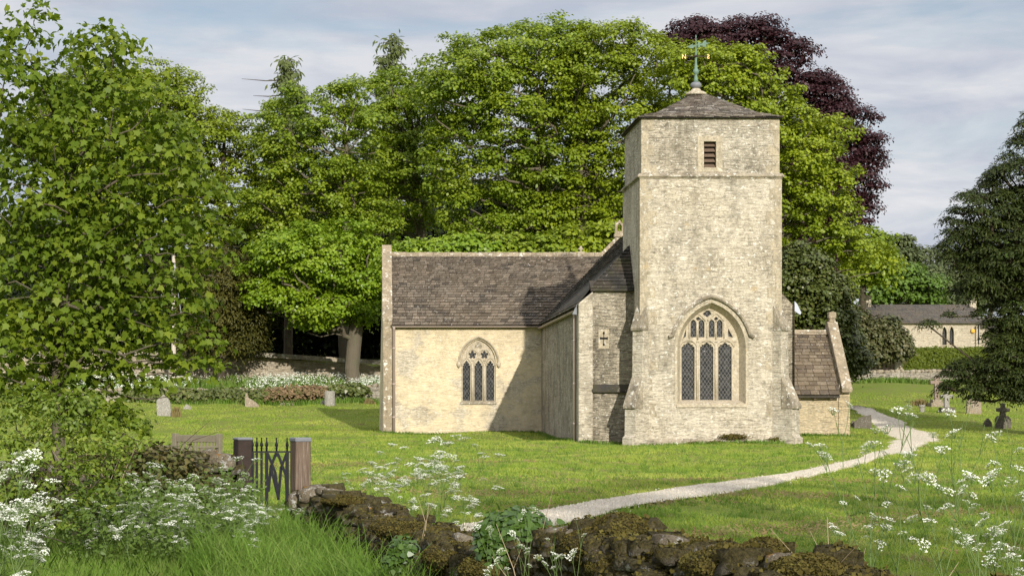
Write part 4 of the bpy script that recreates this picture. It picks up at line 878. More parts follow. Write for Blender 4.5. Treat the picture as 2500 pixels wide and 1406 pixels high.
# filler trees behind, the wood's canopy shade put into their dark leaf colour
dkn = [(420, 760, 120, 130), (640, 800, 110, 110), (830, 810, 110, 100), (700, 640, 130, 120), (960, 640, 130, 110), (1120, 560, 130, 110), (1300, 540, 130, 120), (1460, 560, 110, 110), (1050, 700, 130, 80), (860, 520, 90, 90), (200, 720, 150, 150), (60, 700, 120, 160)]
dlab = ['shade-coloured filler tree behind the wooden pole', 'shade-coloured filler tree in the deep shade above the high wall', 'shade-coloured filler tree behind the lime green sycamore', 'shade-coloured filler tree filling the gap under the slim sycamore', 'shade-coloured filler tree beyond the church gable coping', 'shade-coloured filler tree behind the left end of the roof ridge', 'shade-coloured filler tree behind the largest sycamore trunk', 'shade-coloured filler tree close behind the tower', 'shade-coloured filler tree low behind the long roof', 'shade-coloured filler tree between the two larches', 'shade-coloured filler tree behind the dark maple', 'shade-coloured filler tree at the far edge behind the maple']
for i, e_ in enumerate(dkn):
    tree('shade_filler_tree', 'dark ' + dlab[i], 'tree', 'filler trees in the wood, coloured dark as shade', e_[0], 136 + (i % 3) * 5, [e_, (e_[0], e_[1] + e_[3] * .8, e_[2] * .9, e_[3] * .6)], 1.7, 230, .42, ML['dark'], BK['dark'], NEEDLE * np.array((1, 2.2, 1)), top=(e_[0], e_[1]), r0=.3, seed=90 + i, per=1.2, flat=.9, surf=.3)
# the maple by the lane
tree('maple_tree', 'large dark green maple with lobed leaves and several grey stems beside the lane', 'tree', None, 150, 21.5,
     [(60, 225, 95, 95), (20, 110, 45, 60), (100, 70, 22, 40), (245, 150, 75, 105), (150, 330, 150, 110), (300, 290, 110, 100), (380, 400, 120, 90), (100, 480, 150, 120), (270, 480, 140, 100), (450, 470, 85, 80), (40, 650, 110, 130), (210, 640, 150, 120), (390, 620, 130, 110), (490, 600, 70, 60), (130, 800, 150, 110), (320, 790, 130, 90), (450, 770, 85, 85), (480, 880, 55, 35), (250, 900, 150, 60), (380, 900, 110, 50), (60, 930, 100, 80), (200, 1000, 120, 50), (290, 1030, 60, 40)], .30, 60, .086, ML['maple'], BK['grey'], LOBED * np.array((1, 1, 2.2)), trunk_px=[(140, 950), (148, 800), (150, 640), (165, 500), (190, 380), (225, 240)], r0=.085, rtip=.006, seed=51, per=0.9, flat=.75, up=.7, outw=.6, rnd=.75, tdir='out', tw=.6, surf=.2, droop=.25, sep=.68, depth=.9, front=.5)

# ------------------------------------------------------------------ dry-stone walls
def stonemat(name, cols, moss=0.5, lichen=0.5, orange=0.2, mossc=(0.05, 0.04, 0.014)):
    t = NT(name); o = t.obj(); g = t.n('NewGeometry')
    col = t.ramp(g.outputs['Random Per Island'], [(i / (len(cols) - 1), c) for i, c in enumerate(cols)])
    n = t.noise(o, 26, 7, 0.75); n2 = t.noise(o, 5.0, 6, 0.75)
    col = t.mix(t.ramp(n, [(0.36, 0.6), (0.54, 0.0)]), col, (0.03, 0.026, 0.02))
    li = t.ramp(t.noise(t.map(o, loc=(3, 3, 3)), 11, 6, 0.75), [(0.56, 0.0), (0.60, 1.0)])
    col = t.mix(t.math('MULTIPLY', li, lichen), col, (0.62, 0.61, 0.57))
    oc = t.ramp(t.noise(t.map(o, loc=(6, 1, 3)), 4, 5, 0.7), [(0.60, 0.0), (0.66, 1.0)])
    col = t.mix(t.math('MULTIPLY', oc, orange), col, (0.45, 0.22, 0.03))
    upz = t.n('SeparateXYZ', {'Vector': g.outputs['Normal']}).outputs[2]
    mm = t.ramp(t.math('ADD', t.math('MULTIPLY', upz, 0.25), n2), [(0.38, 0.0), (0.54, 1.0)])
    mcol = t.mix(t.ramp(t.noise(o, 38, 6, 0.8), [(.35, 0.), (.6, 1.)]), tuple(c * .35 for c in mossc), tuple(c * 2.0 for c in mossc))
    col = t.mix(t.math('MULTIPLY', mm, moss), col, mcol)
    return t.done(t.pbsdf(col, 0.95, t.bump(t.math('ADD', n, n2), 1.0, 0.06), 0.1))
M['drystone'] = stonemat('field_stone', [(0.18, 0.15, 0.115), (0.11, 0.095, 0.075), (0.30, 0.265, 0.21), (0.09, 0.078, 0.06), (0.22, 0.19, 0.15)], 0.95, 0.75, 0.10, (0.06, 0.05, 0.02))
M['drystone_pale'] = stonemat('pale_field_stone', [(0.42, 0.36, 0.26), (0.34, 0.29, 0.21), (0.5, 0.44, 0.33)], 0.12, 0.6, 0.3)
M['lichen_stone'] = stonemat('lichened_stone', [(0.24, 0.20, 0.14), (0.30, 0.25, 0.18)], 0.15, 1.0, 0.8)
def stone_set(rng, C, S, R, nu=7, nv=5, sq=0.34, rough=0.13):
    """rounded, knocked-about stones: centres C, half sizes S, headings R."""
    u = np.linspace(0, 2 * np.pi, nu, endpoint=False); v = np.linspace(-np.pi / 2, np.pi / 2, nv)
    U, W_ = np.meshgrid(u, v); f = lambda a: np.sign(a) * np.abs(a) ** sq
    base = np.stack([f(np.cos(W_)) * f(np.cos(U)), f(np.cos(W_)) * f(np.sin(U)), f(np.sin(W_))], -1).reshape(-1, 3)
    ii = np.arange(nu * nv).reshape(nv, nu); fc = np.stack([ii[:-1], np.roll(ii[:-1], -1, 1), np.roll(ii[1:], -1, 1), ii[1:]], -1).reshape(-1, 4)
    n = len(C); k = nu * nv
    V = base[None] * (1 + rng.normal(size=(n, k, 1)) * rough); V[:, :nu] = V[:, :1]; V[:, -nu:] = V[:, -1:]
    V = V * S[:, None]; tl = rng.normal(size=(n, 2)) * .12; V[:, :, 2] += V[:, :, 0] * tl[:, :1]
    c, s = np.cos(R)[:, None], np.sin(R)[:, None]; X_, Y_ = V[:, :, 0] * c - V[:, :, 1] * s, V[:, :, 0] * s + V[:, :, 1] * c
    V = np.stack([X_, Y_, V[:, :, 2]], -1) + C[:, None]
    return V.reshape(-1, 3), (fc[None] + (np.arange(n) * k)[:, None, None]).reshape(-1, 4)
def dry_wall(pts, topz, thick, sl, sh, rng, jag=0.06):
    """pts: wall line in plan; topz: height of its top at each point. Coursed stones on both faces and a rough top."""
    pts = np.array(pts, float); d = np.r_[0, np.cumsum(np.hypot(*np.diff(pts, axis=0).T))]; C = []; S = []; R = []
    for side in (-1, 0, 1):
        s = 0.0; row = 0; z = 0.0
        while row < 60:
            hgt = sh * (.7 + .6 * rng.random()); s = -rng.random() * sl; any_ = False
            while s < d[-1]:
                L = sl * (.5 + 1.1 * rng.random()); m = min(max(s + L / 2, 0), d[-1]); s += L
                x, y = np.interp(m, d, pts[:, 0]), np.interp(m, d, pts[:, 1]); tz = np.interp(m, d, topz) + (rng.random() - .6) * jag; g = G(x, y) - .1
                if g + z + hgt * .6 > tz: continue
                any_ = True; i = min(max(np.searchsorted(d, m), 1), len(d) - 1); t = (pts[i] - pts[i - 1]) / max(d[i] - d[i - 1], 1e-6); nr = np.array((-t[1], t[0]))
                off = side * (thick * .5 - .10) * (1 - .25 * z) + rng.normal() * .03 + rng.normal() * .02
                C.append((x + nr[0] * off, y + nr[1] * off, g + z + hgt / 2)); S.append((L * .52, .085 + .06 * rng.random(), hgt * (.54 + .2 * rng.random()))); R.append(math.atan2(t[1], t[0]) + rng.normal() * .09)
            z += hgt; row += 1
            if not any_: break
    return stone_set(rng, np.array(C), np.array(S), np.array(R))
rngw = np.random.default_rng(77)
WP = [(770, 1196, 22.2), (815, 1203, 21.2), (885, 1225, 20), (960, 1268, 17.5), (1060, 1306, 15.2), (1160, 1330, 13.8), (1250, 1338, 12.9), (1340, 1325, 12.1), (1430, 1300, 11.5), (1520, 1285, 11.0), (1600, 1318, 10.4), (1700, 1345, 9.9), (1850, 1352, 9.4), (1920, 1370, 9.1), (2050, 1402, 8.7), (2300, 1440, 8.2), (2600, 1440, 7.8)]
wl = [(wx(p[0], p[2]), p[2]) for p in WP]; wt_ = [wz(p[1], p[2]) for p in WP]
fw = empty('field_wall', (wl[8][0], wl[8][1], G(*wl[8])), 'tumbledown mossy stone wall running from the iron gate along the bottom of the view', 'wall')
V, Fc = dry_wall(wl, wt_, .62, .15, .066, rngw, .12); npmesh('wall_stones', V, 4, M['drystone'], fw, Fc, False); WSV = (V, Fc)
core = MB(); n = len(wl)
for s_ in (0,):
    vs = []
    for (x, y), tz in zip(wl, wt_):
        for dx_, z_ in ((-.2, G(x, y) - .3), (-.17, tz - .16), (.17, tz - .16), (.2, G(x, y) - .3)): vs.append((x + dx_, y, z_))
    core.add(vs, [(i * 4 + j, i * 4 + j + 1, i * 4 + j + 5, i * 4 + j + 4) for i in range(n - 1) for j in range(3)])
core.build('wall_core', plain('wall_earth', (0.06, 0.045, 0.03), 0.95, 0.3), fw)
# loose capping stones, some with white and orange lichen, and a slab lying aslant
CS = []; 
for px_, py_, Z_, w_, d_, h_, r_, m_ in ((735, 1222, 21.8, .16, .14, .12, .3, 'lichen_stone'), (768, 1205, 21.6, .20, .2, .10, .1, 'lichen_stone'), (812, 1206, 20.9, .17, .2, .06, .5, 'lichen_stone'), (845, 1232, 19.6, .30, .2, .07, -.2, 'drystone'), (880, 1252, 19.0, .12, .12, .07, .4, 'lichen_stone'), (930, 1268, 18.2, .12, .15, .06, .2, 'lichen_stone'), (965, 1280, 17.3, .14, .15, .05, .1, 'drystone'), (1140, 1322, 13.6, .10, .1, .05, .2, 'drystone_pale'), (1060, 1312, 15.0, .2, .2, .06, .2, 'drystone'), (1365, 1312, 11.4, .09, .09, .07, .2, 'lichen_stone'), (1410, 1322, 11.2, .07, .08, .08, 1.1, 'drystone_pale'), (1640, 1328, 10.1, .10, .1, .05, .5, 'lichen_stone'), (1755, 1350, 9.6, .07, .07, .045, .9, 'drystone_pale'), (1905, 1372, 9.0, .07, .07, .045, .5, 'lichen_stone')):
    V, Fc = stone_set(rngw, np.array([P(px_, py_, Z_)]), np.array([(w_, d_, h_)]), np.array([r_]), 12, 8, .6, .07); npmesh('capping_stone', V, 4, M[m_], fw, Fc, True)
# moss cushions over the wall: small upright shoots on rounded pads
ML['moss'] = leafmat('moss_shoot', [(0.078, 0.066, 0.017), (0.115, 0.098, 0.024), (0.055, 0.044, 0.014), (0.145, 0.13, 0.03)], 0.1, 0.5, (0.06, 0.042, 0.013), 5.0, 0.8, 0.1, (0.12, 0.12, 0.01))
M['mossbase'] = plain('moss_pad', (0.035, 0.028, 0.006), 0.95, 0.4, 20)
def dome(els, n, rng):
    w = np.array([e[1][0] * e[1][2] for e in els]); k = rng.choice(len(els), n, p=w / w.sum()); d = unit(rng.normal(size=(n, 3))); d[:, 2] = np.abs(d[:, 2]) * np.where(rng.random(n) < .85, 1, -1)
    c = np.array([e[0] for e in els])[k]; r = np.array([e[1] for e in els])[k]; p = c + d * r; ok = np.ones(n, bool)
    for j, (c2, r2) in enumerate(els): ok &= (k == j) | ((((p - c2) / r2) ** 2).sum(1) > .9)
    return p[ok], unit(d / r * r.mean())[ok]
# thin moss creeping over most of the stones
q4 = WSV[0][WSV[1]]; cen = q4.mean(1); nn = np.cross(q4[:, 2] - q4[:, 0], q4[:, 3] - q4[:, 1]); ar_ = np.linalg.norm(nn, axis=1) / 2; nn = nn / np.maximum(ar_[:, None] * 2, 1e-9)
msk = (np.sin(cen[:, 0] * 5.1 + 1) + np.sin(cen[:, 1] * 3.7) + np.sin((cen[:, 0] + cen[:, 2]) * 11) + 1.6 * nn[:, 2]) > -.7
msk &= cen[:, 1] < 18.5
wgt = ar_ * msk * (.5 + np.clip(nn[:, 2], 0, 1)) * np.interp(cen[:, 1], [7, 12, 19], [1.6, 1.2, .8]); fi_ = rngw.choice(len(wgt), 110000, p=wgt / wgt.sum()); bu = rngw.random((110000, 2)); 
pp_ = (q4[fi_, 0] * (1 - bu[:, :1]) + q4[fi_, 1] * bu[:, :1]) * (1 - bu[:, 1:]) + (q4[fi_, 3] * (1 - bu[:, :1]) + q4[fi_, 2] * bu[:, :1]) * bu[:, 1:]
npmesh('creeping_moss', leaves(pp_, unit(nn[fi_] + rngw.normal(size=(110000, 3)) * .6), .026 * (.4 + 1.1 * rngw.random(110000)), KITE, rngw, nn[fi_] + np.array((0, 0, .3)), .6), 4, ML['moss'], fw)
for i, (Z_, els) in enumerate(((15.2, [(1010, 1302, 60, 22), (1080, 1320, 60, 24), (950, 1290, 40, 18)]), (13.6, [(1160, 1345, 70, 24), (1100, 1362, 60, 30), (1210, 1355, 45, 26)]), (11.0, [(1515, 1310, 62, 46), (1470, 1335, 60, 42), (1570, 1335, 48, 38), (1420, 1340, 44, 34)]), (10.2, [(1640, 1350, 55, 32), (1695, 1354, 45, 28)]), (9.5, [(1780, 1368, 62, 30), (1870, 1362, 50, 38), (1720, 1384, 50, 28)]), (8.9, [(1985, 1388, 55, 26), (1930, 1392, 40, 24)]), (12.2, [(1340, 1336, 40, 18), (1390, 1358, 46, 26)]), (19.4, [(870, 1226, 32, 9), (830, 1222, 40, 10)]), (12.4, [(1300, 1375, 60, 34), (1190, 1392, 60, 30)]), (10.6, [(1600, 1392, 70, 34), (1500, 1388, 60, 34)]))):
    E_ = ellips(Z_, els, 1.6); E_ = [(c, np.maximum(r * np.array((1.15, 1.1, 1.25)), (0, .27, 0))) for c, r in E_]
    p, d = dome(E_, 9000, rngw); mo = npmesh('moss', leaves(p, unit(d + rngw.normal(size=d.shape) * .5), .016 * (.6 + .8 * rngw.random(len(p))), KITE, rngw, d, .6), 4, ML['moss'], fw)
    V, Fc = stone_set(rngw, np.array([c for c, r in E_]), np.array([r for c, r in E_]) * .97, np.zeros(len(E_)), 14, 9, .95, .03); npmesh('moss_pad', V, 4, M['mossbase'], mo, Fc, True)
# wall on the far side of the gate, half buried in bramble
lw = [(-1.72, 22.5), (-2.3, 22.3), (-3.2, 21.8), (-4.6, 21.2), (-6.2, 20.6)]; lt_ = [wz(1118, 22.5), wz(1105, 22.3), wz(1112, 21.8), wz(1130, 21.2), wz(1150, 20.6)]
gw = empty('field_wall', (-2.6, 22, G(-2.6, 22)), 'short stone wall with an orange lichened cap between the gate and the maple', 'wall')
V, Fc = dry_wall(lw, lt_, .5, .21, .09, rngw, .08); npmesh('wall_stones', V, 4, M['drystone'], gw, Fc, False)
for px_, py_, w_, h_ in ((532, 1120, .16, .07), (508, 1108, .10, .06), (552, 1135, .12, .07)):
    V, Fc = stone_set(rngw, np.array([P(px_, py_, 22.3)]), np.array([(w_, .16, h_)]), np.array([.2]), 12, 8, .6, .07); npmesh('capping_stone', V, 4, M['lichen_stone'], gw, Fc, True)

# walls round the churchyard
def long_wall(name, label, pts, tops, th, mat, cope=None, seed=0, step=.55):
    pts = np.array(pts, float); d = np.r_[0, np.cumsum(np.hypot(*np.diff(pts, axis=0).T))]; rg = np.random.default_rng(seed); n = int(d[-1] / step)
    s = np.linspace(0, d[-1], n); X_, Y_ = np.interp(s, d, pts[:, 0]), np.interp(s, d, pts[:, 1]); T_ = np.interp(s, d, tops) + rg.normal(size=n) * .035
    r = empty(name, (X_[n // 2], Y_[n // 2], G(X_[n // 2], Y_[n // 2])), label, 'wall'); mb = MB(); vs = []
    for x, y, t in zip(X_, Y_, T_):
        g = G(x, y) - .5; vs += [(x, y, g), (x, y, t), (x, y + th, t), (x, y + th, g)]
    mb.add(vs, [(i * 4 + j, i * 4 + j + 1, i * 4 + j + 5, i * 4 + j + 4) for i in range(n - 1) for j in range(3)] + [(0, 1, 2, 3), tuple(4 * (n - 1) + j for j in range(4))])
    mb.build('wall_body', mat, r)
    if cope:
        C, S, R = [], [], []
        s = 0.0
        while s < d[-1]:
            w = cope * (.6 + .9 * rg.random()); m = s + w / 2; s += w
            C.append((np.interp(m, d, pts[:, 0]), np.interp(m, d, pts[:, 1]) + th / 2, np.interp(m, d, tops) + .05 + .05 * rg.random())); S.append((w * .5, th * .56, .09 + .06 * rg.random())); R.append(rg.normal() * .06)
        V, Fc = stone_set(rg, np.array(C), np.array(S), np.array(R), 8, 5, .5, .06); npmesh('coping_stones', V, 4, M['drystone_pale'], r, Fc, True)
    return r
M['highwall'] = masonry('high_wall_rubble', (0.50, 0.42, 0.30), (0.40, 0.33, 0.235), (0.54, 0.47, 0.36), .14, .4, 1.0, .35, .6, seed=20)
M['backwall'] = masonry('back_wall_rubble', (0.46, 0.41, 0.33), (0.34, 0.30, 0.235), (0.52, 0.47, 0.38), .17, .35, 1.2, .45, .9, seed=25)
hw = long_wall('high_wall', 'tall pale stone wall behind the white flowers, below the trees', [(wx(-60, 110), 110), (wx(300, 110), 110), (wx(640, 110), 110.5), (wx(960, 110), 111)], [wz(868, 110), wz(868, 110), wz(872, 110), wz(893, 110)], .5, M['highwall'], None, 5)
cpm = MB(); hwp = [(wx(-60, 110), wz(868, 110)), (wx(300, 110), wz(868, 110)), (wx(640, 110), wz(872, 110)), (wx(960, 110), wz(893, 110))]
cpm.prism([(x, 109.9, z + .02) for x, z in hwp] + [(x, 109.9, z + .28) for x, z in reversed(hwp)], (0, .7, 0)); cpm.build('wall_coping', M['weathered'], hw)
lw2 = long_wall('low_wall', 'low ivy grown wall at the far edge of the mown grass, behind the gravestones', [(wx(150, 98), 98.6), (wx(560, 98), 98.2), (wx(960, 98), 98)], [wz(955, 98), wz(957, 98), wz(944, 98)], .5, M['backwall'], .28, 6)
rw = long_wall('back_wall', 'rough grey stone wall below the clipped hedge and cottage', [(wx(2030, 112), 111), (wx(2300, 112), 112), (wx(2600, 112), 113)], [wz(912, 112), wz(909, 112), wz(905, 112)], .5, M['backwall'], .32, 7)
def ivy_patch(label, Z, els, n, mat, size, seed, name='ivy', cat='ivy', parent=None, tmpl=IVYL, rnd=.5):
    rg = np.random.default_rng(seed); E_ = ellips(Z, els); p, d = dome(E_, n, rg); c = E_[0][0]
    r = empty(name, (c[0], c[1], c[2]), label, cat)
    p = p + rg.normal(size=p.shape) * size * .5
    npmesh('foliage', leaves(p, d + np.array((0, -.3, .4)) + rg.normal(size=d.shape) * rnd, size * (.6 + .8 * rg.random(len(p))), tmpl, rg), len(tmpl), mat, r)
    return r
ivy_patch('green ivy trailing along the low churchyard wall behind the tall grey gravestone', 97.8, [(360, 972, 60, 20), (450, 970, 60, 18), (540, 966, 50, 14), (580, 968, 40, 16), (850, 955, 50, 14), (640, 968, 40, 16)], 5200, ML['holly'], .16, 1)
ivy_patch('dry reddish brown creeper over the low wall, in front of the white flowers', 97.7, [(700, 964, 55, 17), (755, 960, 45, 16), (660, 968, 30, 13)], 3600, leafmat('dry_creeper', [(0.20, 0.13, 0.075), (0.26, 0.175, 0.10), (0.14, 0.10, 0.05), (0.12, 0.13, 0.04)], .1, .2, (.1, .08, .04), 1.0, .8, .1, (.2, .14, .06)), .14, 2)
ivy_patch('glossy ivy mound capping the stone wall at bottom centre', 12.3, [(1255, 1300, 76, 42), (1225, 1335, 50, 52), (1290, 1318, 58, 38), (1210, 1370, 30, 40)], 5200, ML['ivy'], .05, 3)
ivy_patch('small trailing sprig of ivy low on the mossy wall', 13.6, [(985, 1345, 28, 24), (965, 1370, 22, 24)], 420, ML['ivy'], .042, 4)

# ------------------------------------------------------------------ gate and posts
ZG = 22.5; M['postdark'] = plain('dark_timber', (0.042, 0.030, 0.025), .8, .45, 9, .2, 0, .5)
def postmat():
    t = NT('weathered_timber'); o = t.obj(); n = t.noise(t.map(o, (14, 14, .7)), 3, 6, .7); col = t.ramp(n, [(.32, (.07, .048, .036)), (.55, (.15, .11, .082)), (.72, (.30, .255, .205))])
    return t.done(t.pbsdf(col, .85, t.bump(n, .7, .01), .15))
M['post'] = postmat()
def gate_post(x0, x1, y_, mat, label, capm):
    w = (x1 - x0) * ZG / F / 1.28; xc = (wx(x0, ZG) + wx(x1, ZG)) / 2; tz = wz(y_, ZG); r = empty('gate_post', (xc, ZG, G(xc, ZG)), label, 'post', 'posts of the iron gate'); Rz = Matrix.Translation((xc, ZG, 0)) @ Matrix.Rotation(math.radians(24), 4, 'Z')
    b = MB(); b.box((-w / 2, -w / 2, G(xc, ZG) - .3), (w / 2, w / 2, tz - .03), Rz); b.build('post_shaft', mat, r, bevel=.012)
    c = MB(); c.box((-w / 2 - .008, -w / 2 - .008, tz - .05 if capm == 'lead' else tz - .03), (w / 2 + .008, w / 2 + .008, tz + .003), Rz); c.build('post_cap', M['lead'], r, bevel=.01); return r
pl_ = gate_post(569, 616, 1068, M['postdark'], 'dark red brown timber gate post rising from the white flowers', 'thin')
pr_ = gate_post(708, 759, 1068, M['post'], 'weathered pale timber gate post with a lead cap, next to the lichened wall end', 'lead')
hb = MB(); xh = wx(760, ZG)
for z_ in (1106, 1112, 1118, 1124): hb.lathe([(.006, -.01), (.011, 0), (.006, .01)], (xh - .012, ZG - .02, wz(z_, ZG)), 8)
hb.build('hinge', M['iron'], pr_)
ga = empty('iron_gate', (wx(660, ZG), ZG, G(wx(660, ZG), ZG)), 'black wrought iron gate with spear finials and crossed diamond bars', 'gate')
zb_ = G(wx(660, ZG), ZG) + .06; zr = wz(1102, ZG)
rl = MB(); rl.box((wx(606, ZG), ZG - .008, zr - .012), (wx(710, ZG), ZG + .008, zr + .008)); rl.build('rail', M['iron'], ga); rl = MB(); rl.box((wx(606, ZG), ZG - .008, zb_), (wx(710, ZG), ZG + .008, zb_ + .03)); rl.build('rail', M['iron'], ga)
for i, (xb, wid) in enumerate(((616, 8), (627, 6), (638.5, 6), (651, 8), (675, 7), (701, 9))):
    x = wx(xb, ZG); h_ = wid * ZG / F / 2; b = MB()
    b.box((x - h_, ZG - .012, zb_ - .03), (x + h_, ZG + .012, zr - .013)) if xb != 675 else b.box((x - h_ * .8, ZG - .01, zr - .06), (x + h_ * .8, ZG + .01, zr - .013))
    bar = b.build('bar', M['iron'], ga); f_ = MB(); u_ = ZG / F
    f_.lathe([(2.2 * u_, 0), (2.2 * u_, 5 * u_), (3.0 * u_, 6 * u_), (2.2 * u_, 9 * u_), (3.8 * u_, 13 * u_), (4.0 * u_, 15 * u_), (1.6 * u_, 24 * u_), (1.2 * u_, 28 * u_), (2.0 * u_, 30 * u_), (1.5 * u_, 32.5 * u_), (.2 * u_, 33 * u_)], (x, ZG, zr + .008), 8); f_.build('spear_finial', M['iron'], bar, smooth=True)
def strap(mb, a, b, w=.03, th=.006, yo=0.0):
    a, b = Vector(a), Vector(b); d = (b - a).normalized(); s = Vector((-d.z, 0, d.x)); s = s / max(abs(s.x), .2) * 1; s = Vector((w / 2, 0, 0)); mb.prism([a - s, a + s, b + s, b - s], (0, th, 0))
cb = MB(); q = lambda x, y, dy=0: (wx(x, ZG), ZG + dy, wz(y, ZG))
for a, b_, dy in (((653, 1105), (672, 1152), -.018), ((672, 1152), (678, 1200), -.018), ((678, 1105), (698, 1160), -.018), ((698, 1160), (700, 1200), -.018), ((674, 1105), (661, 1140), .012), ((661, 1140), (655, 1200), .012), ((700, 1105), (686, 1142), .012), ((686, 1142), (679, 1220), .012), ((661, 1140), (680, 1216), -.01)): strap(cb, q(*a, dy), q(*b_, dy), .035)
cb.build('diamond_bars', M['iron'], ga)
sp = MB(); sp.box((wx(620.5, ZG) - .012, ZG + .3, zb_ - .1), (wx(620.5, ZG) + .02, ZG + .34, wz(1108, ZG))); o = sp.build('stake', M['ashlar'], None, bevel=.004); tag(o, 'slim pale stake standing just behind the iron gate bars', 'stake')

# ------------------------------------------------------------------ bench
M['bench'] = plain('silvered_teak', (0.20, 0.175, 0.125), .85, .4, 12, .2, 0, .3)
ZBn = 37.0; bxc = wx(481, ZBn); bg_ = G(bxc, ZBn); bn = empty('garden_bench', (bxc, ZBn, bg_), 'weathered wooden bench with a slatted back, half hidden by brambles left of the gate', 'bench', rz=math.radians(-38), world=False)
btop = wz(1058, ZBn) - bg_; hl = .60
def bpart(name, boxes, par=bn):
    b = MB()
    for a_, b2 in boxes: b.box(a_, b2)
    return b.build(name, M['bench'], par, bevel=.006)
for sx in (-1, 1): bpart('leg', [((sx * hl - .055, -.05, -.1), (sx * hl + .055, .05, btop))]); bpart('leg', [((sx * hl - .035, -.56, -.1), (sx * hl + .035, -.49, btop - .28))]); bpart('armrest', [((sx * hl - .04, -.58, btop - .28), (sx * hl + .04, -.05, btop - .24))])
bpart('top_rail', [((-hl + .055, -.025, btop - .17), (hl - .055, .025, btop - .03))])
bpart('back_slats', [((-hl + .09 + i * .085 - .02, -.015, btop - .46), (-hl + .09 + i * .085 + .02, .015, btop - .17)) for i in range(13)])
bpart('seat', [((-hl, -.52 + i * .1, btop - .52), (hl, -.44 + i * .1, btop - .49)) for i in range(5)])

# ------------------------------------------------------------------ headstones
M['grave_grey'] = stonemat('grey_headstone', [(0.36, 0.34, 0.29), (0.40, 0.38, 0.33)], .1, .5, .15)
M['grave_tan'] = stonemat('tan_headstone', [(0.36, 0.29, 0.21), (0.40, 0.33, 0.245)], .15, .5, .15)
M['grave_shaded'] = stonemat('yew_shaded_headstone', [(0.17, 0.15, 0.125), (0.20, 0.18, 0.15)], .3, .3, .05)  # the yew's shade is put into this darker stone colour
M['grave_pink'] = stonemat('pink_granite', [(0.33, 0.25, 0.20), (0.36, 0.275, 0.225)], .05, .1, .02)
GRP = 'headstones in the churchyard'
def slab(outline, base, mat, label, th=.14, name='headstone', cat='gravestone', lean=0.0, Z=None):
    b = ray(*base) if Z is None else P(base[0], base[1], Z); Z = b.y; m = MB(); m.prism([(wx(x, Z) - b.x, -th / 2, wz(y, Z) - b.z) for x, y in outline], (0, th, 0))
    o = m.build(name, M[mat], None, bevel=.012); o.location = b; o.rotation_euler = (lean, 0, 0); return tag(o, label, cat, GRP)
slab([(384, 1022), (382, 978), (386, 973), (392, 970), (397, 964), (401, 963), (405, 968), (412, 974), (416, 984), (418, 1020)], (400, 1015), 'grave_grey', 'tall pale grey headstone with a rounded peak, on the grass behind the bench', lean=-.05)
slab([(444, 1001), (450, 993), (456, 986), (463, 990), (470, 1001)], (457, 998), 'grave_grey', 'little triangular grey stone on the grass, near the tall grey headstone', .3)
slab([(599, 997), (598, 975), (600, 958), (604, 961), (607, 971), (618, 977), (627, 984), (633, 990), (633, 997)], (613, 993), 'grave_tan', 'broken tan headstone with a jagged tip, before the low wall', .25)
slab([(684, 991), (684, 985), (690, 983), (712, 983), (717, 986), (717, 991)], (700, 989), 'grave_tan', 'flat tan stone lying almost flush in the grass', .5)
slab([(783, 990), (783, 982), (787, 977), (793, 978), (795, 990)], (789, 987), 'grave_grey', 'small grey stub of stone touching the round pillar stone', .2)
b = ray(805, 990); cs = MB(); u_ = b.y / F; cs.lathe([(13 * u_, -.2), (13 * u_, 31 * u_), (12.5 * u_, 34.5 * u_), (10 * u_, 36 * u_)], (0, 0, 0), 18); o = cs.build('pillar_stone', M['grave_grey'], None); o.location = b; tag(o, 'round drum shaped gravestone like a short pillar', 'gravestone', GRP)
slab([(2084, 1052), (2085, 1030), (2099, 1019), (2103, 1017), (2127, 1012), (2128, 1050)], (2106, 1046), 'grave_shaded', 'wide leaning headstone with a sloping top, beside the porch and path', .16, lean=-.1)
slab([(2077, 1046), (2077, 1032), (2083, 1026), (2087, 1030), (2087, 1046)], (2082, 1043), 'grave_shaded', 'small dark stone wedged next to the porch corner', .16)
b = ray(2286, 992); u_ = b.y / F; cr = empty('stone_cross', b, 'tall pinkish cross on a stepped base beneath the yew boughs', 'gravestone', GRP, world=False)
m = MB(); m.box((-17 * u_, -17 * u_, -.2), (17 * u_, 17 * u_, 9 * u_)); m.box((-12 * u_, -12 * u_, 9 * u_), (12 * u_, 12 * u_, 17 * u_)); m.build('stepped_base', M['grave_tan'], cr, bevel=.015)
m = MB(); m.box((-5 * u_, -4 * u_, 17 * u_), (5 * u_, 4 * u_, 74 * u_)); m.box((-15 * u_, -3.5 * u_, 55 * u_), (15 * u_, 3.5 * u_, 63 * u_)); m.build('cross', M['grave_pink'], cr, bevel=.015)
b = ray(2311, 1007); u_ = b.y / F; cr = empty('stone_cross', b, 'grey cross on a dark block, right next to the pinkish cross', 'gravestone', GRP, world=False)
m = MB(); m.box((-16 * u_, -13 * u_, -.2), (16 * u_, 13 * u_, 13 * u_)); m.build('base_block', M['grave_shaded'], cr, bevel=.015)
m = MB(); m.box((-6 * u_, -4 * u_, 13 * u_), (6 * u_, 4 * u_, 52 * u_)); m.box((-15 * u_, -3.6 * u_, 36 * u_), (15 * u_, 3.6 * u_, 44 * u_)); m.build('cross', M['grave_grey'], cr, bevel=.015)
b = ray(2251, 1006); u_ = b.y / F; m = MB(); m.lathe([(6 * u_, -.1), (6 * u_, 11 * u_), (8 * u_, 13 * u_), (8 * u_, 17 * u_), (6.5 * u_, 18 * u_)], (0, 0, 0), 12); o = m.build('flower_urn', M['grave_grey'], None); o.location = b; tag(o, 'small grey stone urn on the grass before the pinkish cross', 'urn')
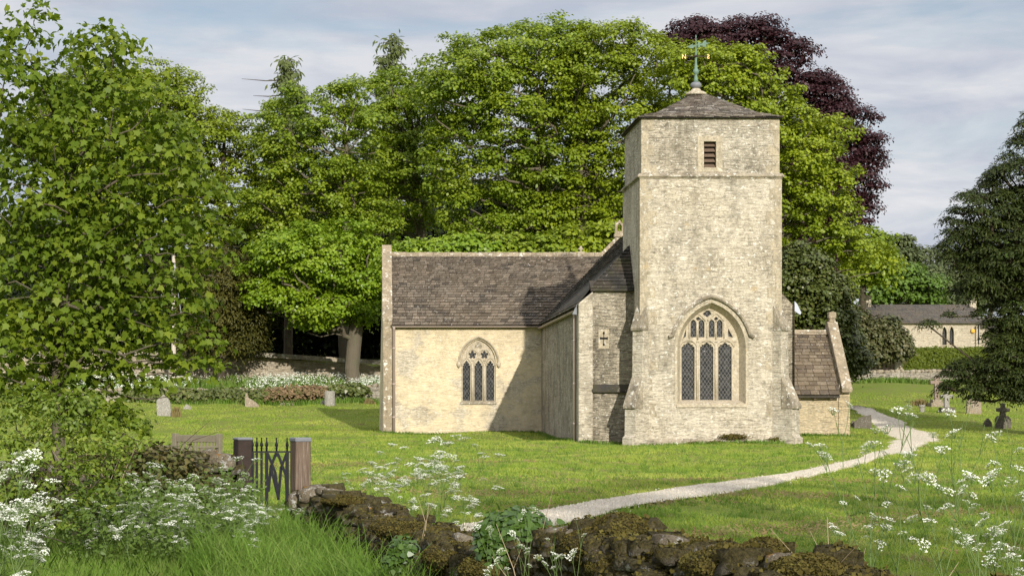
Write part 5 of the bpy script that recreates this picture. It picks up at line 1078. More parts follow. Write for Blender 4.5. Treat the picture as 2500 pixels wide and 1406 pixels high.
slab([(2360, 1014), (2360, 978), (2365, 972), (2378, 969), (2391, 973), (2395, 979), (2395, 1014)], (2376, 1010), 'grave_tan', 'broad brown headstone in the shade of the yew', .16)
slab([(2430, 1050), (2430, 1022), (2434, 1016), (2441, 1013), (2443, 1005), (2433, 1004), (2433, 996), (2443, 995), (2445, 984), (2452, 984), (2453, 995), (2464, 997), (2464, 1004), (2453, 1006), (2455, 1013), (2463, 1017), (2467, 1024), (2467, 1050)], (2447, 1046), 'grave_shaded', 'dark headstone topped by a cross, nearest the yew shade edge', .2)
slab([(2402, 1044), (2402, 1032), (2406, 1026), (2411, 1020), (2416, 1026), (2420, 1032), (2420, 1044)], (2411, 1041), 'grave_shaded', 'small pointed dark stone just before the cross topped headstone', .2)

# ------------------------------------------------------------------ cottage and its boundary
ZC = 150.0; cg = G(wx(2280, ZC), ZC); cott = empty('stone_cottage', (wx(2280, ZC), ZC + 3, cg), 'pale stone cottage with a slate roof and paired pointed windows', 'cottage')
M['cottage'] = masonry('cottage_rubble', (0.58, 0.50, 0.38), (0.50, 0.43, 0.33), (0.62, 0.55, 0.43), .2, .5, .7, .1, .3, seed=30)
x0, x1 = wx(2112, ZC), wx(2392, ZC); ec, rc = wz(787, ZC), wz(744, ZC + 2.6)
wn = [archpoly(2306, 5.5, 842, 812, 15, 5), archpoly(2323.5, 5.5, 842, 812, 15, 5)]
cw = MB(); cw.sheet([(x0, ZC, cg - 1), (x1, ZC, cg - 1), (x1, ZC, ec), (x0, ZC, ec)], [lift(h, ZC) for h in wn])
cw.face([(x0, ZC, cg - 1), (x0, ZC, ec), (x0, ZC + 2.6, rc), (x0, ZC + 5.2, ec), (x0, ZC + 5.2, cg - 1)]); cw.face([(x1, ZC, cg - 1), (x1, ZC, ec), (x1, ZC + 2.6, rc), (x1, ZC + 5.2, ec), (x1, ZC + 5.2, cg - 1)]); cw.face([(x0, ZC + 5.2, cg - 1), (x0, ZC + 5.2, ec), (x1, ZC + 5.2, ec), (x1, ZC + 5.2, cg - 1)])
cwo = cw.build('cottage_wall', M['cottage'], cott)
for h in wn:
    f = MB(); cxm = (h[0][0] + h[1][0]) / 2; big = archpoly(cxm, 8.2, 844, 812, 20, 5); f.prism(lift(big, ZC - .06), (0, .3, 0), [lift(h, ZC - .06)]); fo = f.build('window', M['ashlar'], cott)
    gl = MB(); gl.face(lift(h, ZC + .2)); gl.build('pane', M['glass_small'], fo)
cr_ = MB(); cr_.prism([(x0 - .2, ZC - .3, ec - .05), (x1 + .15, ZC - .3, ec - .05), (x1 + .15, ZC + 2.6, rc), (x0 - .2, ZC + 2.6, rc)], (0, 0, -.06)); cr_.face([(x0 - .2, ZC + 2.6, rc), (x1 + .15, ZC + 2.6, rc), (x1 + .15, ZC + 5.5, ec), (x0 - .2, ZC + 5.5, ec)]); cro = cr_.build('roof', M['cottage_slate'], cott)
slate_roof('slate_course', M['cottage_slate'], cro, (x0 - .2, ZC - .3, ec - .03), (x1 + .15, ZC - .3, ec - .03), (x1 + .15, ZC + 2.6, rc + .02), (x0 - .2, ZC + 2.6, rc + .02), .3, .35, .02, .8, 50)
for xa, xb, ya in ((2107, 2123, 722), (2364, 2380, 729)):
    c_ = MB(); X0, X1 = wx(xa, ZC + 2.6), wx(xb, ZC + 2.6); c_.box((X0, ZC + 2.2, rc - 1.0), (X1, ZC + 3.0, wz(ya + 4, ZC + 2.6))); c_.box((X0 - .06, ZC + 2.14, wz(ya + 4, ZC + 2.6)), (X1 + .06, ZC + 3.06, wz(ya, ZC + 2.6))); c_.build('chimney', M['cottage'], cro)
ms = MB(); ms.tube([P(2102, 752, ZC + 2), P(2102, 680, ZC + 2)], .035, 6); ms.build('aerial_mast', M['silver_gutter'], cott)
al = MB(); al.lathe([(.02, -.16), (.13, -.15), (.17, -.05), (.17, .05), (.13, .15), (.02, .16)], P(2374, 808, ZC) + Vector((0, -.1, 0)), 12); al.build('alarm_box', plain('yellow_plastic', (.75, .42, .06), .5, .1), cott)
dpc = MB(); dpc.tube([P(2389, 790, ZC - .5), P(2389, 840, ZC - .5)], .05, 6); dpc.build('downpipe', M['iron'], cott)
ax_ = MB(); ax_.box((x1 + .01, ZC + 1, cg - 1), (wx(2452, ZC), ZC + 4, wz(800, ZC))); an = ax_.build('annexe_wall', M['cottage'], cott)
ax_ = MB(); ax_.prism([(x1 + .02, ZC + .8, wz(800, ZC)), (x1 + .02, ZC + 2.5, wz(772, ZC)), (x1 + .02, ZC + 4.2, wz(800, ZC))], (2.1, 0, 0)); ax_.build('roof', M['slate_dark'], an)
ZH = 124.0
def hedge(label, x0, x1, y0, y1, d, mat, n, size, seed):
    rg = np.random.default_rng(seed); a, b_ = P(x0, y1, ZH), P(x1, y0, ZH); r = empty('clipped_hedge', ((a.x + b_.x) / 2, ZH, G((a.x + b_.x) / 2, ZH)), label, 'hedge'); a.z = min(a.z, G(a.x, ZH) - .1)
    p = rg.random((n, 3)) * np.array((b_.x - a.x, d, b_.z - a.z)) + np.array((a.x, ZH, a.z)); f = rg.integers(0, 10, n); nr = np.tile((0., -1., .2), (n, 1)) 
    p[f < 6, 1] = ZH; p[(f >= 6) & (f < 9), 2] = b_.z; nr[(f >= 6) & (f < 9)] = (0, -.3, 1); p[f == 9, 0] = a.x; nr[f == 9] = (-1, -.3, .2); p += rg.normal(size=p.shape) * .05
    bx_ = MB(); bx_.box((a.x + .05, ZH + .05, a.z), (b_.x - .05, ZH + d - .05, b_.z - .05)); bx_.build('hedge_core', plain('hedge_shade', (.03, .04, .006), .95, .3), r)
    npmesh('foliage', leaves(p, nr + rg.normal(size=p.shape) * .5, size * (.6 + .8 * rg.random(n)), KITE, rg), 4, mat, r)
hedge('neatly clipped green hedge below the cottage windows', 2199, 2480, 852, 908, 1.4, ML['hedge'], 9000, .16, 3)
b = ray(2187, 908, 112, 130); b.y = ZH - .4; pm = MB(); a0, a1 = wx(2178, ZH), wx(2197, ZH); gz2 = G(a0, ZH)
pil = empty('stone_pillar', (a0 + .26, ZH - .3, gz2), 'pale square gate pillar at the end of the clipped hedge', 'pillar')
pm.box((a0, ZH - .6, gz2 - .4), (a1, ZH - .06, wz(872, ZH))); pm.build('shaft', M['ashlar'], pil); pm = MB(); pm.box((a0 - .05, ZH - .65, wz(872, ZH)), (a1 + .05, ZH - .01, wz(868, ZH))); pm.build('cap', M['weathered'], pil)
M['pinkwood'] = plain('pinkish_boards', (0.42, 0.32, 0.27), .85, .25, 10)
gt_ = empty('wooden_gate', (wx(2140, ZH), ZH - .3, G(wx(2140, ZH), ZH)), 'pinkish boarded wooden gate against the pale pillar', 'gate')
bd = MB(); nb = 14
for i in range(nb):
    xa = 2108 + (2172 - 2108) * i / nb; xb = xa + 64 / nb - .3; t_ = i / nb; bd.box((wx(xa, ZH), ZH - .34, G(wx(xa, ZH), ZH) - .05), (wx(xb, ZH), ZH - .3, wz(887 - 6 * t_, ZH)))
bd.build('boards', M['pinkwood'], gt_); bd = MB(); bd.prism([P(2106, 888, ZH) + Vector((0, -.4, 0)), P(2174, 881, ZH) + Vector((0, -.4, 0)), P(2174, 878, ZH) + Vector((0, -.4, 0)), P(2106, 885, ZH) + Vector((0, -.4, 0))], (0, .14, 0)); bd.box((wx(2171, ZH), ZH - .42, G(wx(2171, ZH), ZH)), (wx(2175, ZH), ZH - .28, wz(874, ZH))); bd.build('top_rail', M['pinkwood'], gt_)
# pole with stay wires among the trees
ZPo = 104.0; pz = G(wx(424, ZPo), ZPo); po_ = empty('utility_pole', (wx(424, ZPo), ZPo, pz), 'pale wooden pole with stay wires showing through the maple leaves', 'pole')
m = MB(); m.tube([(wx(424, ZPo), ZPo, pz - .3), P(424, 608, ZPo)], [.14, .10], 10); m.build('pole_shaft', plain('pale_pole', (.5, .44, .36), .8, .25), po_)
m = MB(); m.tube([P(425, 640, ZPo), P(470, 760, ZPo) + Vector((0, -2, 0))], .012, 4); m.tube([P(425, 645, ZPo), P(455, 770, ZPo) + Vector((0, -3, 0))], .012, 4); m.build('stay_wire', M['silver_gutter'], po_)

# ------------------------------------------------------------------ grass
def bladeverts(x, y, h, w, lean, rng, seg=1):
    n = len(x); a = rng.random(n) * 2 * np.pi; g = ground(x, y) - .005; la = rng.random(n) * 2 * np.pi
    bx, by = np.cos(a) * w / 2, np.sin(a) * w / 2; lx, ly = np.cos(la) * lean * h, np.sin(la) * lean * h
    A = np.stack([x - bx, y - by, g], 1); B = np.stack([x + bx, y + by, g], 1); T = np.stack([x + lx, y + ly, g + h], 1)
    if seg == 1: return np.stack([A, B, T], 1)
    m = np.stack([x + lx * .35, y + ly * .35, g + h * .62], 1); dv = np.stack([bx, by, bx * 0], 1) * .75
    return np.stack([A, B, m + dv, T, m - dv], 1)
def grassmat(name, cols, patch, trans=.35, sc=.3, dryness=.9):
    t = NT(name); o = t.obj(); r = t.n('NewGeometry').outputs['Random Per Island']
    col = t.ramp(r, [(i / (len(cols) - 1), c) for i, c in enumerate(cols)])
    col = t.mix(t.ramp(t.noise(t.map(o, (1, .8, .2)), sc, 5, .65), [(.36, 0.), (.60, .95)]), col, patch)
    st = t.ramp(t.noise(t.map(o, (1, .55, .1), loc=(5, 2, 0)), 1.4, 6, .7), [(.53, 0.), (.64, dryness)])
    col = t.mix(st, col, (.30, .25, .12))
    a = t.pbsdf(col, .6, None, .2); b = t.n('BsdfTranslucent', {'Color': col}).outputs[0]
    return t.done(t.n('MixShader', {0: trans, 1: a, 2: b}).outputs[0])
def arcblades(x, y, h, w, lean, rng):
    n = len(x); a = rng.random(n) * 2 * np.pi; g = ground(x, y) - .01; la = rng.random(n) * 2 * np.pi; L = []
    l = lean * h * (.3 + 1.2 * rng.random(n)); dr = .15 + .55 * rng.random(n) * np.clip(l / np.maximum(h, 1e-3), 0, 1)
    for t, k in ((0, 1.), (.4, .9), (.75, .6), (1., .06)):
        c = np.stack([x + np.cos(la) * l * t ** 1.9, y + np.sin(la) * l * t ** 1.9, g + h * (t - dr * t ** 3)], 1); d = np.stack([np.cos(a) * w / 2 * k, np.sin(a) * w / 2 * k, 0 * a], 1); L += [c - d, c + d]
    V = np.stack(L, 1); f = np.array([(0, 1, 3, 2), (2, 3, 5, 4), (4, 5, 7, 6)])[None] + (np.arange(n) * 8)[:, None, None]
    return V.reshape(-1, 3), f.reshape(-1, 4)
M['lawn'] = grassmat('mown_grass', [(.32, .39, .055), (.41, .465, .085), (.36, .42, .064), (.48, .49, .14)], (.225, .33, .042), .45)
M['rough'] = grassmat('long_grass', [(.14, .25, .032), (.20, .32, .05), (.12, .215, .028), (.30, .37, .10)], (.11, .20, .025), .4, .9, .25)
M['dry'] = grassmat('dry_grass', [(.30, .20, .09), (.36, .25, .12), (.22, .15, .06)], (.2, .17, .06), .3, 2.0)
rgg = np.random.default_rng(5)
def scatter(n, z0, z1, p=1.5, pad=0.06, xr=(-.215, .37)):
    u = rgg.random(n); q = 1 - p
    z = (z0 ** q + u * (z1 ** q - z0 ** q)) ** (1 / q) if abs(q) > 1e-6 else z0 * (z1 / z0) ** u
    x = z * (xr[0] - pad + (xr[1] - xr[0] + 2 * pad) * rgg.random(n)); return x, z
def inchurch(x, y): return ((x > 6.7) & (x < 14) & (y > 58) & (y < 76)) | ((x > .5) & (x < 7) & (y > 72.4) & (y < 79)) | ((x > 13) & (x < 18.6) & (y > 70.9) & (y < 76))
x, z = scatter(640000, 15.5, 112, .55)
patch = np.sin(x * 1.9 + z * .7) * np.sin(x * .8 - z * 1.1 + 2) + rgg.normal(size=len(x)) * .6
lim_b = np.interp(x, [w[0] for w in wl], [w[1] for w in wl]); inside = (z > np.where(x < -1.5, 22.8, np.where(x > wl[-1][0], 7.8, lim_b + .25)))
far_l = (z > 98) & (x < 2)
ok = ~onpath(x, z) & ~inchurch(x, z) & inside & ~far_l & ~((z > 104) & (x > 20))
x, z = x[ok], z[ok]
lump = np.clip(np.sin(x * 2.3 + 1.3 * np.sin(z * .8)) + np.sin(z * 1.7 - x * .9) + .7 * np.sin(x * 5.1 + z * 3.3), -1.2, 2)
hgt = (.020 + .020 * rgg.random(len(x))) * (1 + .38 * lump) * (1 + .25 * np.sin(x * .9) * np.sin(z * .6)) * (1 + .006 * z)
lw_ = npmesh('lawn_grass', bladeverts(x, z, hgt, (.010 + .0005 * z), .7, rgg), 3, M['lawn']); tag(lw_, kind='stuff')
# taller tufts the mower missed
x, z = scatter(5200, 17, 70, 1.2); ok = ~onpath(x, z) & ~inchurch(x, z) & (z > np.where(x < -1.5, 23.2, np.where(x > wl[-1][0], 8, np.interp(x, [w[0] for w in wl], [w[1] for w in wl]) + .6))); x, z = x[ok], z[ok]
r_ = .03 + .05 * rgg.random(len(x)); x, z, r_ = np.repeat(x, 14), np.repeat(z, 14), np.repeat(r_, 14); x = x + rgg.normal(size=len(x)) * r_; z = z + rgg.normal(size=len(z)) * r_
tl_ = npmesh('lawn_tufts', bladeverts(x, z, .04 + .07 * rgg.random(len(x)), .008 + .0003 * z, .6, rgg), 3, M['rough']); tag(tl_, kind='stuff')
# drifts of dry clippings left by the mower
cl_ = []
for cx_, cy_, ln, an, m_ in ((4.2, 21, 2.6, .5, 988), (3.0, 24.5, 2.2, .1, 684), (5.5, 26, 3.2, .3, 912), (6.8, 23, 2.4, .6, 684), (1.8, 27, 2.4, -.1, 570), (4.8, 30, 3.0, .2, 570), (0.5, 30, 2.5, 0., 494), (7.5, 19.5, 2.4, .7, 684), (3.4, 18, 1.6, .4, 608), (-1, 36, 3, .05, 456), (2.5, 38, 3, 0., 456), (8, 31, 3, .3, 532)):
    t_ = rgg.normal(size=m_) * ln * .4; w_ = rgg.normal(size=m_) * .16 * (1 + np.abs(np.sin(t_ * 3))); x_, y_ = cx_ + t_ * math.cos(an) - w_ * math.sin(an), cy_ + t_ * math.sin(an) + w_ * math.cos(an); k_ = ~onpath(x_, y_); x_, y_ = x_[k_], y_[k_]
    cl_.append(leaves(np.stack([x_, y_, ground(x_, y_) + .02 + .02 * rgg.random(len(x_))], 1), np.tile((0, -.4, 1.), (len(x_), 1)) + rgg.normal(size=(len(x_), 3)) * .4, .06 * (.6 + .8 * rgg.random(len(x_))), NEEDLE, rgg))
cg_ = npmesh('grass_clippings', np.concatenate(cl_), 4, M['dry'] if 'dry' in M else M['lawn']); tag(cg_, kind='stuff')
# loose stone chips on the gravel
n = 90000; i = rgg.integers(0, NP_, n); tq = rgg.random(n); c = ue[i] * (1 - tq[:, None]) + le[i] * tq[:, None] + rgg.normal(size=(n, 2)) * .02; out_ = rgg.random(n) < .03; c[out_] += rgg.normal(size=(out_.sum(), 2)) * .12
hz = ground(c[:, 0], c[:, 1]) + .03 + .04 * np.sin(np.pi * tq); sz = (.007 + .008 * rgg.random(n)) * (1 + .012 * c[:, 1]); tv = unit(rgg.normal(size=(n, 4, 3))) * sz[:, None, None]; tv[:, 3] = np.array((0, 0, 1.)) * sz[:, None]; tv[:, :3, 2] = -.3 * sz[:, None]
tv += np.stack([c[:, 0], c[:, 1], hz], 1)[:, None]; fcs = np.array([(0, 1, 3), (1, 2, 3), (2, 0, 3)])[None] + (np.arange(n) * 4)[:, None, None]
def chipmat():
    t = NT('limestone_chip'); r = t.n('NewGeometry').outputs['Random Per Island']
    return t.done(t.pbsdf(t.ramp(r, [(0, (.50, .44, .34)), (.5, (.68, .61, .49)), (1, (.80, .74, .62))]), .9, None, .1))
gc_ = npmesh('gravel_chips', tv, 3, chipmat(), None, fcs.reshape(-1, 3)); tag(gc_, kind='stuff')
# a shaggy fringe along the gravel and round the foot of the walls
def fringe(n, spread):
    i = rgg.integers(0, NP_, n); side = rgg.random(n) < .5; b = np.where(side[:, None], ue[i], le[i]); o = np.where(side[:, None], ue[i] - le[i], le[i] - ue[i]); o /= np.linalg.norm(o, axis=1)[:, None]
    d = np.abs(rgg.normal(size=n)) * spread - .02; return b[:, 0] + o[:, 0] * d, b[:, 1] + o[:, 1] * d
x, y = fringe(26000, .14)
V1 = bladeverts(x, y, .03 + .045 * rgg.random(len(x)), .010 + .0003 * y, .6, rgg)
fr_ = npmesh('path_edge_grass', V1, 3, M['lawn']); tag(fr_, kind='stuff')
def strip(n, pts, sp, hmin, hmax, w, lean=.45):
    pts = np.array(pts, float); d = np.r_[0, np.cumsum(np.hypot(*np.diff(pts, axis=0).T))]; s = rgg.random(n) * d[-1]; x = np.interp(s, d, pts[:, 0]) + rgg.normal(size=n) * sp; y = np.interp(s, d, pts[:, 1]) + rgg.normal(size=n) * sp
    return bladeverts(x, y, hmin + (hmax - hmin) * rgg.random(n) ** 1.6, w, lean, rgg, 2)
base_pts = [[(.4, 72.3), (6.6, 72.3)], [(6.7, 72.2), (6.7, 59.8)], [(6.8, 59.3), (8.2, 59.2), (8.3, 57.9), (13.2, 57.9)], [(13.4, 70.7), (18.6, 70.7)], [(wx(300, 98), 97.7), (wx(950, 98), 97.3)], [(wx(2080, 112), 110.4), (wx(2500, 112), 111.6)]]
V2 = np.concatenate([strip(1500, b, .10, .05, .16, .03) for b in base_pts[:4]] + [strip(3500, b, .25, .1, .4, .05) for b in base_pts[4:]])
fg = npmesh('wall_foot_grass', V2, 5, M['rough']); tag(fg, kind='stuff')
# long grass on the lane side of the wall and behind it
def patchgrass(n, poly, hmin, hmax, w, lean):
    p = np.array(poly, float); x = p[:, 0].min() + np.ptp(p[:, 0]) * rgg.random(n * 3); y = p[:, 1].min() + np.ptp(p[:, 1]) * rgg.random(n * 3); r = np.zeros(len(x), bool); j = len(p) - 1
    for i in range(len(p)):
        r ^= ((p[i, 1] > y) != (p[j, 1] > y)) & (x < (p[j, 0] - p[i, 0]) * (y - p[i, 1]) / (p[j, 1] - p[i, 1] + 1e-12) + p[i, 0]); j = i
    x, y = x[r][:n], y[r][:n]; return bladeverts(x, y, hmin + (hmax - hmin) * rgg.random(len(x)) ** 1.3, w, lean, rgg, 2)
def polypts(n, poly):
    p = np.array(poly, float); x = p[:, 0].min() + np.ptp(p[:, 0]) * rgg.random(n * 4); y = p[:, 1].min() + np.ptp(p[:, 1]) * rgg.random(n * 4); r = np.zeros(len(x), bool); j = len(p) - 1
    for i in range(len(p)):
        r ^= ((p[i, 1] > y) != (p[j, 1] > y)) & (x < (p[j, 0] - p[i, 0]) * (y - p[i, 1]) / (p[j, 1] - p[i, 1] + 1e-12) + p[i, 0]); j = i
    return x[r][:n], y[r][:n]
AV, AF, off_ = [], [], 0
wn_ = np.array(wl)
for n_, poly, h0, h1, w_, ln in ((5200, [(-1.5, 16.2), (-1.0, 21.0), (-.25, 17.8), (.35, 14.8), (.5, 13.6), (-.4, 13.4), (-1.1, 14.5)], .22, .62, .009, .55), (2200, [(-1.75, 16.2), (-1.4, 19.0), (-.8, 20), (-.8, 16.0)], .2, .6, .009, .55), (420, [(2.6, 8.6), (2.5, 10.3), (3.6, 10.3), (3.6, 8.2)], .25, .7, .008, .3), (1500, [(.1, 15.5), (-.9, 22), (.9, 23.5), (1.1, 15.5)], .12, .40, .009, .5),
                              (900, [(wn_[k, 0] - .75, wn_[k, 1] - .3) for k in range(4, 11)] + [(wn_[k, 0] - .38, wn_[k, 1] - .1) for k in range(10, 3, -1)], .3, .75, .008, .5), (700, [(wn_[k, 0] + .35, wn_[k, 1]) for k in range(5, 15)] + [(wn_[k, 0] + .8, wn_[k, 1] + .2) for k in range(14, 4, -1)], .15, .5, .008, .5)):
    x_, y_ = polypts(n_, poly); c_ = rgg.normal(size=(len(x_), 2)) * .03; hh = (h0 + (h1 - h0) * rgg.random(len(x_)) ** 1.4) * (.75 + .5 * np.clip(np.sin(x_ * 4.1 + y_ * 2.3) + .4, 0, 1)); v_, f_ = arcblades(x_, y_, hh, w_, ln, rgg); AV.append(v_); AF.append(f_ + off_); off_ += len(v_)
ag = npmesh('tall_grass', np.concatenate(AV), 4, M['rough'], None, np.concatenate(AF)); tag(ag, kind='stuff')
VV = [patchgrass(26000, [(-5.2, 14.5), (-5.2, 21), (-1.2, 21.8), (-1.0, 14.5)], .04, .15, .006, .5), patchgrass(9000, [(-1.6, 14.0), (-1.4, 20.5), (-.3, 18.5), (.5, 13.6)], .06, .22, .006, .5),
      patchgrass(5000, [(1.3, 11.6), (1.4, 15.5), (6.5, 15.5), (6.5, 8.5), (3.2, 9.2)], .05, .16, .008, .5)]
lgz = npmesh('long_grass', np.concatenate(VV), 5, M['rough']); tag(lgz, kind='stuff')
# tufts of dry grass
def tuft(px, py, wpx, hpx, mat, label, n=260):
    b = ray(px, py); s = b.y / F; x = rgg.normal(size=n) * wpx * s * .16; y = rgg.normal(size=n) * wpx * s * .16
    V = bladeverts(b.x + x, b.y + y, hpx * s * (.5 + .6 * rgg.random(n)) * np.exp(-(x / (wpx * s * .6)) ** 2), .05, .25, rgg, 2) - np.array(b)
    o = npmesh('grass_tuft', V, 5, mat); o.location = b; return tag(o, label, 'grass tuft', 'dry grass tufts among the headstones')
tuft(431, 1017, 28, 26, M['dry'], 'tall brown tuft of dead grass hugging the tall grey headstone')
tuft(901, 986, 34, 14, M['dry'], 'low straw coloured tuft beside the church gable corner')
tuft(2247, 990, 60, 18, M['dry'], 'brown heap of mown grass near the pinkish cross')
tuft(490, 977, 36, 8, M['dry'], 'thin brown tuft by the foot of the ivy covered low wall')

# ------------------------------------------------------------------ cow parsley
M['petal'] = plain('white_petal', (.72, .74, .64), .7, .05, 20, .2)
M['stalk'] = plain('green_stalk', (.12, .18, .05), .6, .25, 8)
ML['fern'] = leafmat('cow_parsley_leaf', [(.085, .14, .02), (.115, .17, .026), (.07, .12, .018)], .3, .3, (.055, .10, .015), 2.0, .5, .3, (.15, .26, .03))
def umbel(rng, R=.05, fine=1):
    """flat compound umbel: rays ending in little domes of florets. Returns (petal faces, stalk segments)."""
    n = 11; pet = []; seg = []
    for i in range(n):
        a = i * 2.39996; r = R * math.sqrt((i + .5) / n); c = np.array((r * math.cos(a), r * math.sin(a), -.30 * r * r / R + rng.normal() * .003)); seg.append((np.array((0, 0, -R * .75)), c))
        for k in range(5 * fine + 2):
            b = k * 2.39996 + rng.random(); q = R * .21 * math.sqrt((k + .5) / (5 * fine + 2)); p = c + np.array((q * math.cos(b), q * math.sin(b), .004 + rng.normal() * .002)); s = R * .078 * (.8 + .5 * rng.random())
            nn = unit(np.array((rng.normal() * .5, rng.normal() * .5, 1.))); u = unit(np.cross(nn, (.3, .8, .1))); w = np.cross(nn, u)
            pet.append(np.array([p + s * (math.cos(t) * u + math.sin(t) * w) for t in (0, 1.26, 2.51, 3.77, 5.03)]))
    return np.array(pet), seg
UMB = []
for i in range(4):
    rng = np.random.default_rng(200 + i); pet, seg = umbel(rng, .05)
    me = npmesh('flower_head', pet, 5, M['petal']); ms = MB()
    for a, b in seg: ms.tube([Vector(a), Vector(b)], .0012, 3, False)
    UMB.append((me, ms))
UMB_MESH = []
for me, ms in UMB:
    mm = me.data; bpy.data.objects.remove(me); st = bpy.data.meshes.new('flower_head'); vv = [v.co.to_tuple() for v in mm.vertices]; ff = [tuple(p.vertices) for p in mm.polygons]; k = len(vv)
    st.from_pydata(vv + ms.v, [], ff + [tuple(k + i for i in f) for f in ms.f]); st.materials.append(M['petal']); st.materials.append(M['stalk'])
    for j, p in enumerate(st.polygons): p.material_index = 0 if j < len(ff) else 1
    UMB_MESH.append(st); bpy.data.meshes.remove(mm)
def parsley(seed, H=1.0, order=3, spread=1.0, heads=30, uscale=1.0, leafn=1.0, r0=.0055):
    """branched stalk with an umbel at every tip and ferny leaves low down. Built at the origin."""
    rng = np.random.default_rng(seed); st = MB(); tips = []; lp = []
    def grow(p, d, L, r, o):
        q = p + d * L; mid = p + d * L * .5 + rng.normal(size=3) * .03 * L; st.tube([Vector(p), Vector(mid), Vector(q)], [r, r * .9, r * .75], 5, False)
        if o >= order - 1: lp.append((q, d, L))
        if o == 0 or (o < order - 1 and rng.random() < .10): tips.append((q, d)); return
        n = 3 if rng.random() < .75 else 2; a0 = rng.random() * 6.28
        for i in range(n):
            a = a0 + i * 6.28 / n + rng.normal() * .3; t = np.array((math.cos(a), math.sin(a), 0)) * (.35 + .35 * rng.random()) * spread; dd = unit(d * .8 + t + np.array((0, 0, .3))); grow(q, dd, L * (.35 + .62 * rng.random()), r * .7, o - 1)
    d0 = unit(np.array((rng.normal() * .1, rng.normal() * .1, 1.))); grow(np.zeros(3), d0, H * .44, r0, order)
    root = bpy.data.objects.new('cow_parsley', None); COL.objects.link(root); root.empty_display_size = .1
    st.build('stalk', M['stalk'], root, smooth=True, fix=False)
    pos, nr, td = [], [], []
    for (q, d, L) in [x for x in lp if rng.random() < .6 * leafn] + [(np.array((0, 0, (.10 + .09 * i) * H)), d0, .34) for i in range(int(4 * leafn))]:
        a = rng.random() * 6.28; dirv = np.array((math.cos(a), math.sin(a), .45)); LL = min(.20, .5 * L) * (.7 + .6 * rng.random())
        for k in range(14):
            s = (k + 1) / 14; side = (-1) ** k; ax_ = q + dirv * LL * s - np.array((0, 0, .5 * LL * s * s)); sd = np.array((-dirv[1], dirv[0], 0)) * side
            for w in (.3, .65, 1.0): pos.append(ax_ + sd * LL * .33 * (1.1 - s) * w); td.append(sd * .7 + dirv * .6); nr.append((rng.normal() * .4, rng.normal() * .4, 1))
    if pos: npmesh('foliage', leaves(np.array(pos), np.array(nr), .026, NEEDLE * np.array((1, 1.3, 1)), rng, np.array(td), .3), 4, ML['fern'], root)
    rng.shuffle(tips)
    for (q, d) in tips[:heads]:
        o = bpy.data.objects.new('flower_head', UMB_MESH[rng.integers(0, 4)]); COL.objects.link(o); o.parent = root; o.location = q
        o.rotation_euler = (rng.normal() * .25 + d[1] * -.3, rng.normal() * .25 + d[0] * .3, rng.random() * 6.28); s = uscale * (.7 + .6 * rng.random()); o.scale = (s, s, s * .9)
    return root
PROT = [parsley(300 + i, 1.0, 3, 1.0, 13, 1.2) for i in range(6)] + [parsley(320 + i, 1.0, 3, .8, 14, .85, .6, .0060) for i in range(3)]
first = set()
rgp = np.random.default_rng(9)
def plant_parsley(x, y, h, label, group, k=None, sc=1.0):
    k = int(rgp.integers(0, 6)) if k is None else k
    o = PROT[k] if k not in first else copy_tree(PROT[k]); first.add(k)
    o.location = (x, y, G(x, y) - .02); o.rotation_euler = (rgp.normal() * .07, rgp.normal() * .07, rgp.random() * 6.28); o.scale = (h * sc * .9, h * sc * .9, h * .84); tag(o, label, 'cow parsley', group); return o
g1, l1 = 'cow parsley massed in front of the gate', 'white flowered cow parsley massed in front of the gate and short wall'
for i in range(34):
    px_ = 215 + 410 * rgp.random() + (i % 3) * 12; Z_ = 18.2 + 3.2 * rgp.random(); x_ = wx(px_, Z_); zt_ = wz(1095 + 170 * rgp.random() + max(px_ - 440, 0) * .35, Z_); plant_parsley(x_, Z_, max(.45, zt_ - G(x_, Z_)), l1, g1)
for i in range(9):
    px_ = 600 + 150 * rgp.random(); Z_ = 19.2 + 2.4 * rgp.random(); x_ = wx(px_, Z_); plant_parsley(x_, Z_, max(.4, wz(1205 + 90 * rgp.random(), Z_) - G(x_, Z_)), l1, g1)
for i in range(28):
    px_ = 200 + 480 * rgp.random(); Z_ = 17.2 + 2.6 * rgp.random(); x_ = wx(px_, Z_); plant_parsley(x_, Z_, max(.3, wz(1200 + 130 * rgp.random(), Z_) - G(x_, Z_)), l1, g1, sc=1.2)
g2, l2 = 'cow parsley at the bottom corner under the maple', 'white cow parsley crowding the bottom corner below the maple'
for i in range(12):
    px_ = -40 + 130 * rgp.random(); Z_ = 12.5 + 2.5 * rgp.random(); x_ = wx(px_, Z_); plant_parsley(x_, Z_, max(.5, wz(1080 + 230 * rgp.random(), Z_) - G(x_, Z_)), l2, g2, sc=.9)
g3, l3 = 'tall cow parsley on the lawn side of the wall', 'tall airy cow parsley standing on the lawn side of the mossy wall'
for px_, py_, Z_ in ((1080, 1045, 22), (1010, 1120, 22.5), (1130, 1080, 21.5), (960, 1110, 23), (900, 1095, 22.5), (1060, 1130, 21), (1150, 1160, 20.5), (1000, 1170, 21), (930, 1170, 22), (1090, 1190, 20), (880, 1190, 23), (1040, 1090, 23), (990, 1205, 20.5), (1120, 1215, 19.5), (830, 1160, 23.5), (1030, 1110, 22), (1075, 1100, 22.4), (985, 1140, 22.8), (1110, 1130, 21.2), (950, 1150, 22), (1050, 1160, 20.6), (1175, 1190, 20), (905, 1140, 22.6)):
    x_ = wx(px_, Z_); plant_parsley(x_, Z_, wz(py_, Z_) - G(x_, Z_), l3, g3)
g4, l4 = 'cow parsley in the bottom corner beyond the mossy wall end', 'large leggy cow parsley beyond the end of the mossy wall, over the lawn'
